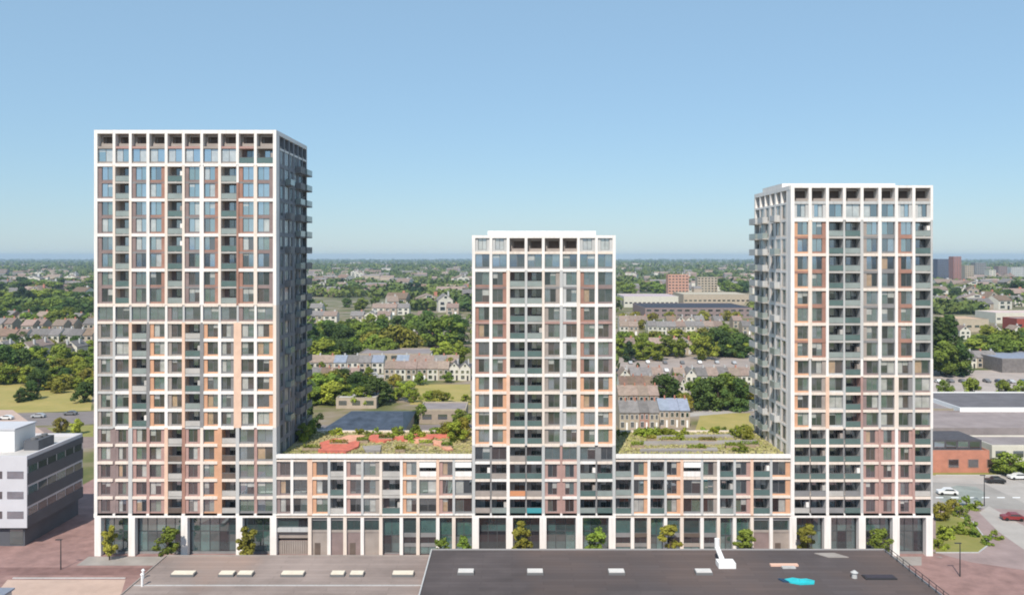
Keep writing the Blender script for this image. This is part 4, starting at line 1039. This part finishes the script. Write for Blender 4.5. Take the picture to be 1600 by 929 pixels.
blk('shop_building', 1589, 1640, 516, 8.0, 18, mat('deep_red_brick', (.30, .07, .05), .9), M['hallroof'], 'deep red brick shop building in front of the pink-roofed one', 1)
for i, (a, b_, base, h, mm, lb) in enumerate((
   (1465, 1486, 442, 47, mat('blue_dark_cladding', (.10, .11, .16), .7), 'dark blue high-rise on the horizon next to the last tower'),
   (1490, 1502, 444, 52, mat('red_brown_cladding', (.34, .17, .15), .8), 'slim red-brown high-rise, tallest on the horizon right of the last tower'),
   (1508, 1522, 441, 34, HW['pale'], 'pale high-rise slab right of the slim red-brown one'),
   (1524, 1541, 438, 38, M['mid'], 'grey high-rise in the middle of the horizon cluster'),
   (1546, 1556, 440, 24, HW['white'], 'white mid-rise right of the grey high-rise'),
   (1560, 1574, 437, 30, M['brown'], 'brown mid-rise, fifth high block from the last tower'),
   (1580, 1600, 436, 27, M['grey'], 'grey slab at the right edge of the horizon cluster'))):
    blk('high_rise', a, b_, base, h, 18, mm, M['gravel'], lb, max(4, int(h/3.6)), 'high-rise', group='high-rises on the horizon')
hrow(1458, 1600, 478, ['rose', 'grey'], ['white', 'pale'], 10, .3, 1.4, skip=.3)
hrow(1500, 1600, 530, ['rose', 'grey'], ['white', 'pale'], 6, .3, 1.1, skip=.2)
hrow(1460, 1560, 575, ['rose', 'grey'], ['pale', 'white'], 6, .3, 1.0)
blk('storage_shed', 690, 728, 455, 9, 40, HW['pale'], mat('peach_sheet_roof', (.62, .46, .36), .8), 'peach-roofed shed by the lowest tower, near the horizon', 1)

# ------------------------------------------------------------------ trees behind
def tree(kind, px, py, h, wide=1.0):
    x, y = pt(px, py); o = plant(kind, x, y, h, wide=wide); note(o, LOOKT[kind], 'tree', x, y)
def trees(n_, pa, pb, ya, yb, kinds, hs, wide=1.1):
    for i in range(n_): tree(R.choice(kinds), pa+(pb-pa)*(i+R.random())/n_, R.uniform(ya, yb), R.uniform(*hs), wide)
# left gap
trees(7, 60, 148, 606, 616, ['olive', 'round', 'lime'], (4, 7)); trees(11, -10, 148, 592, 603, ['round', 'lime', 'olive', 'dark'], (6, 9)); trees(10, -5, 148, 578, 590, ['lime', 'olive', 'round'], (6, 8)); tree('dark', 2, 590, 15); tree('dark', 38, 588, 12); tree('dark', 60, 610, 9); tree('dark', 48, 624, 7)
tree('dark', 132, 628, 8); tree('olive', 95, 676, 4.5); tree('lime', 118, 678, 4.5); tree('dark', 32, 628, 5)
trees(12, -5, 148, 497, 503, ['dark', 'round', 'dark'], (10, 14)); trees(10, -5, 148, 484, 492, ['dark', 'round'], (12, 15), 1.3); tree('deep', 35, 482, 25, 1.5); tree('deep', 45, 485, 23, 1.4)
trees(12, -5, 148, 470, 480, ['dark', 'round', 'lime'], (13, 18), 1.7); trees(9, -5, 148, 456, 464, ['dark', 'round'], (15, 19), 2.0); trees(8, -5, 148, 446, 452, ['round', 'dark'], (15, 19), 2.2)
trees(12, -5, 148, 503, 512, ['dark', 'round', 'lime'], (9, 13), 1.2); trees(9, -5, 148, 566, 574, ['round', 'lime', 'dark'], (8, 11), 1.2); trees(6, -5, 148, 535, 545, ['round', 'dark'], (7, 9))
# middle-left gap
trees(9, 478, 570, 625, 640, ['round', 'dark', 'lime', 'round'], (6, 9)); trees(8, 480, 570, 608, 620, ['round', 'dark', 'olive'], (7, 10)); tree('dark', 588, 632, 10, 1.25); tree('dark', 600, 626, 7); tree('lime', 622, 626, 7); tree('lime', 640, 620, 6)
trees(5, 630, 735, 628, 634, ['olive', 'lime', 'bushy'], (3, 5)); tree('round', 656, 660, 6.5); tree('round', 720, 668, 6); tree('round', 470, 690, 7); tree('dark', 482, 676, 9); tree('olive', 680, 640, 4)
trees(8, 478, 600, 556, 568, ['round', 'dark', 'lime'], (10, 14), 1.2); tree('olive', 618, 562, 17, 1.25); tree('olive', 636, 558, 15, 1.2); tree('dark', 600, 556, 14, 1.1)
trees(9, 478, 610, 538, 550, ['round', 'dark', 'round', 'olive'], (12, 16), 1.2)
tree('dark', 668, 540, 18, 1.1); tree('round', 690, 545, 19, 1.2); tree('dark', 710, 538, 18, 1.1); tree('lime', 690, 568, 12, 1.2); tree('lime', 712, 572, 11, 1.2); tree('round', 655, 530, 12)
trees(14, 478, 738, 512, 525, ['round', 'dark', 'olive', 'round'], (9, 13), 1.2); trees(12, 478, 738, 478, 488, ['round', 'dark'], (9, 13), 1.3); tree('deep', 640, 464, 21, 1.9); tree('deep', 652, 466, 20, 1.8)
# middle-right gap
trees(13, 964, 1172, 552, 564, ['lime', 'olive', 'lime', 'round'], (9, 12), 1.2); trees(5, 1108, 1170, 552, 560, ['dark', 'round'], (12, 16), 1.1); trees(9, 964, 1110, 540, 548, ['olive', 'lime', 'round'], (9, 11), 1.2)
tree('dark', 1038, 632, 11); tree('dark', 1048, 628, 9); tree('round', 1088, 634, 11); tree('dark', 1100, 640, 10.5); tree('dark', 1122, 640, 12.5, 1.1); tree('round', 1140, 638, 12.5, 1.1); tree('dark', 1152, 642, 11); tree('round', 1112, 632, 11)
tree('deep', 996, 600, 9, .8); tree('deep', 984, 565, 12, 1.0); tree('olive', 1068, 642, 6); tree('olive', 1076, 600, 7); trees(6, 1090, 1172, 676, 690, ['bushy', 'bush'], (2, 3.4)); trees(8, 964, 1172, 498, 507, ['olive', 'lime'], (7, 9))
trees(9, 964, 1045, 448, 462, ['round', 'dark'], (13, 17), 1.6); trees(6, 1110, 1172, 448, 460, ['round', 'dark'], (13, 17), 1.6)
for (pa, pb, yy) in ((484, 736, 600), (484, 736, 580), (966, 1172, 612), (966, 1172, 626), (484, 736, 500), (966, 1172, 512), (0, 146, 548), (0, 146, 530), (0, 146, 515), (484, 736, 548)):
    trees(5, pa, pb, yy-3, yy+4, ['round', 'lime', 'olive', 'round'], (4, 7.5), 1.0)
# right gap
tree('tall', 1470, 584, 27, 1.05); tree('tall', 1484, 582, 28, 1.15); tree('round', 1478, 588, 17, .9); tree('dark', 1497, 586, 15, .9); tree('tall', 1460, 576, 25, 1.1)
trees(8, 1522, 1610, 555, 570, ['round', 'dark', 'round'], (11, 15), 1.2); trees(7, 1520, 1610, 540, 552, ['lime', 'round'], (10, 13), 1.2)
for px in (1476, 1519, 1570, 1598): tree('round', px, 626, 8.5, .8)
trees(12, 1458, 1610, 452, 472, ['dark', 'round'], (12, 15), 1.5); tree('dark', 1590, 468, 23, 1.4); tree('dark', 1575, 476, 18, 1.2)
tree('round', 1578, 742, 6.0, 1.3); tree('round', 1563, 738, 4, 1.2)
for (px, py, k, h) in ((1470, 812, 'olive', 3.4), (1488, 800, 'olive', 3.0), (1478, 840, 'bushy', 2.2), (1500, 832, 'bushy', 1.9), (1515, 822, 'bush', 2.0), (1524, 838, 'bush', 1.7), (1545, 850, 'bush', 1.7), (1500, 806, 'bush', 2.0), (1556, 842, 'bush', 1.6), (1510, 792, 'bush', 2.2), (1525, 796, 'bush', 2.0), (1466, 856, 'bushy', 1.8)):
    tree(k, px, py, h)

# ------------------------------------------------------------------ cars
CARP = []
def make_car(m, nm):
    root = empty('parked_car'); b = MB()
    prof = [(-2.1, .35), (-2.1, .8), (-1.9, .92), (-1.0, .98), (-.5, 1.42), (1.0, 1.44), (1.7, 1.0), (2.05, .92), (2.12, .5), (2.1, .35)]
    def ext(pr, w_, mm, bb):
        n_ = len(pr); vs = [(x, -w_, z) for x, z in pr]+[(x, w_, z) for x, z in pr]
        bb.add(vs, [tuple(range(n_)), tuple(range(n_, 2*n_))[::-1]]+[(i, n_+i, n_+(i+1) % n_, (i+1) % n_) for i in range(n_)], mm)
    ext(prof, .85, m, b); bo = b.build('body', root)
    g = MB(); ext([(-.92, 1.0), (-.5, 1.36), (.98, 1.38), (1.58, 1.0)], .86, GL[6], g); go = g.build('side_window', root)
    ws = []
    for sx in (-1.35, 1.35):
        for sy in (-.82, .82):
            q = MB(); q.cyl((sx, sy-.1, .33), .33, .33, 0, M['tyre'], 12, q=(sx, sy+.1, .33)); ws.append(q.build('wheel', root))
    reg(root, bo, go, *ws); return root
cc = [('white', (.75, .75, .75)), ('silver', (.42, .43, .45)), ('black', (.02, .02, .022)), ('blue', (.06, .09, .16)), ('red', (.24, .03, .03)), ('grey', (.16, .16, .17))]
cars = [(make_car(mat('car_paint_'+a, c, .3, spec=.6), a), a) for a, c in cc]
cu = set()
def car(px, py, rz):
    r_, nm = R.choice(cars+cars[:3]+cars[:2]+cars[5:])
    o = r_ if nm not in cu else copy_tree(r_); cu.add(nm)
    x, y = pt(px, py); o.location = (x, y, .03); o.rotation_euler = (0, 0, rz); note(o, nm+' parked car', 'car', x, y)
for i in range(9): car(1462+i*17, 618+R.uniform(-1, 1), rad(90))
for i in range(8): car(1466+i*19, 597+R.uniform(-1, 1), rad(90))
for i in range(9): car(975+i*22, 580+R.uniform(-1, 1), rad(90))
for i in range(7): car(985+i*27, 568+R.uniform(-1, 1), rad(90))
for i in range(8): car(490+i*31, 587+R.uniform(-.5, .5), 0)
for px, py in ((10, 655), (60, 652), (1480, 772), (1590, 748), (1555, 754), (110, 648), (1582, 812)): car(px, py, rad(R.choice([0, 4, -8])))
for r_, nm in cars:
    if nm not in cu:
        for c_ in KID[r_.name]: bpy.data.objects.remove(c_)
        bpy.data.objects.remove(r_)

# ------------------------------------------------------------------ far houses, then the far woods and town as masses
nfar = 0
for k in range(400):
    D = math.exp(R.uniform(math.log(780), math.log(2300))); px = R.choice([R.uniform(0, 148), R.uniform(482, 738), R.uniform(962, 1175), R.uniform(1458, 1600)])
    x, y = (px-800)*D/F, D-DIST
    py = 400+CAMZ*F/D
    if 470 < py and 965 < px < 1175: continue
    if nfar >= 70: break
    nfar += 1
    house(x, y, R.choice(['rose', 'grey', 'rose', 'brown']), R.choice(['white', 'pale', 'white']), R.random() < .5, R.uniform(-.5, .5), R.uniform(1.4, 2.2), R.uniform(1, 2.4))
def mass(name, pts, hs, m, label, per=26, lw=(9, 6)):
    n_ = len(pts); cen = np.repeat(np.array(pts), per, 0); hh = np.repeat(np.array(hs), per)
    d = rng.normal(size=(n_*per, 3)); d /= np.linalg.norm(d, axis=1)[:, None]
    q = rng.uniform(.6, 1, n_*per)
    c = np.column_stack([cen[:, 0]+d[:, 0]*q*hh*.75, cen[:, 1]+d[:, 1]*q*hh*.7, hh*.5+d[:, 2]*q*hh*.48])
    nr = d+rng.normal(size=(n_*per, 3))*.4+np.array([0, 0, .3]); nr /= np.linalg.norm(nr, axis=1)[:, None]
    me = quads_mesh(name, c, nr, hh*rng.uniform(.13, .24, n_*per), m); o = bpy.data.objects.new(name, me); C.objects.link(o); tag(o, label, kind='stuff'); return o
wm = mat('far_leaves', (.055, .10, .022), .8, .012, .55, col2=(.17, .20, .04))
P1, H1 = [], []
def noise2(x, y, s): return math.sin(x*s*1.3+y*s*.7+1.7)+math.sin(y*s*2.1-x*s*.4+.3)+math.sin((x+y)*s*3.1)*.6
while len(P1) < 5200:
    D = math.exp(R.uniform(math.log(760), math.log(3000))); px = R.uniform(-120, 1720); x = (px-800)*D/F; y = D-DIST
    py = 400+CAMZ*F/D
    if 455 < py and 960 < px < 1180: continue
    if noise2(x, y*1.6, .006) < .1: continue
    P1.append((x, y)); H1.append(R.uniform(8, 15))
mass('far_woods', P1, H1, wm, 'distant tree belts behind the town')
P2, H2 = [], []
while len(P2) < 5200:
    D = math.exp(R.uniform(math.log(3000), math.log(12500))); px = R.uniform(-120, 1720); x = (px-800)*D/F; y = D-DIST
    if noise2(x, y*2.5, .0012) < -.5: continue
    P2.append((x, y)); H2.append(R.uniform(14, 24))
mass('horizon_woods', P2, H2, wm, 'far woods along the horizon', per=18)
# greenery and roofs of the streets that the towers hide
P3, H3 = [], []
while len(P3) < 1500:
    D = R.uniform(300, 780); px = R.uniform(-500, 2100)
    if vis(px) or -200 < px < 160 or (1440 < px < 1700): continue
    x = (px-800)*D/F; y = D-DIST
    if noise2(x, y, .03) < -.2: continue
    P3.append((x, y)); H3.append(R.uniform(5, 11))
mass('street_greenery', P3, H3, wm, 'trees and gardens of the streets behind the towers', per=40)
# town too far to count
tb = MB(); tr_ = [HR['rose'], HW['white'], HW['pale'], HR['grey'], M['hallroof']]
for k in range(700):
    hid = k >= 520
    D = R.uniform(320, 1000) if hid else math.exp(R.uniform(math.log(1100), math.log(6000))); px = R.uniform(-400, 2000) if hid else R.uniform(-60, 1660)
    if hid and (vis(px) or -200 < px < 160 or 1440 < px < 1700): continue
    x = (px-800)*D/F; y = D-DIST
    ww = R.uniform(18, 50) if hid else R.uniform(8, 34)*(1+D/5000); h = R.uniform(6, 11); dd = R.uniform(8, 20)
    if hid and (vis(ppx(x+ww, y)) or vis(ppx(x+ww/2, y)) or vis(ppx(x+ww, y+dd+12)) or 1440 < ppx(x+ww, y) < 1700): continue
    m_ = R.choice(tr_); tb.box(x, x+ww, y, y+dd, 0, h, m_)
    rz = h+3; tb.add([(x, y-.3, h+.01), (x+ww, y-.3, h+.01), (x+ww, y+dd/2, rz), (x, y+dd/2, rz), (x+ww, y+dd, h+.01), (x, y+dd, h+.01)], [(0, 1, 2, 3), (3, 2, 4, 5), (0, 3, 5), (1, 4, 2)], R.choice([HR['rose'], HR['grey'], HR['brown']]))
o = tb.build('distant_town'); tag(o, 'distant roofs of the town between the woods', kind='stuff')

name_all()
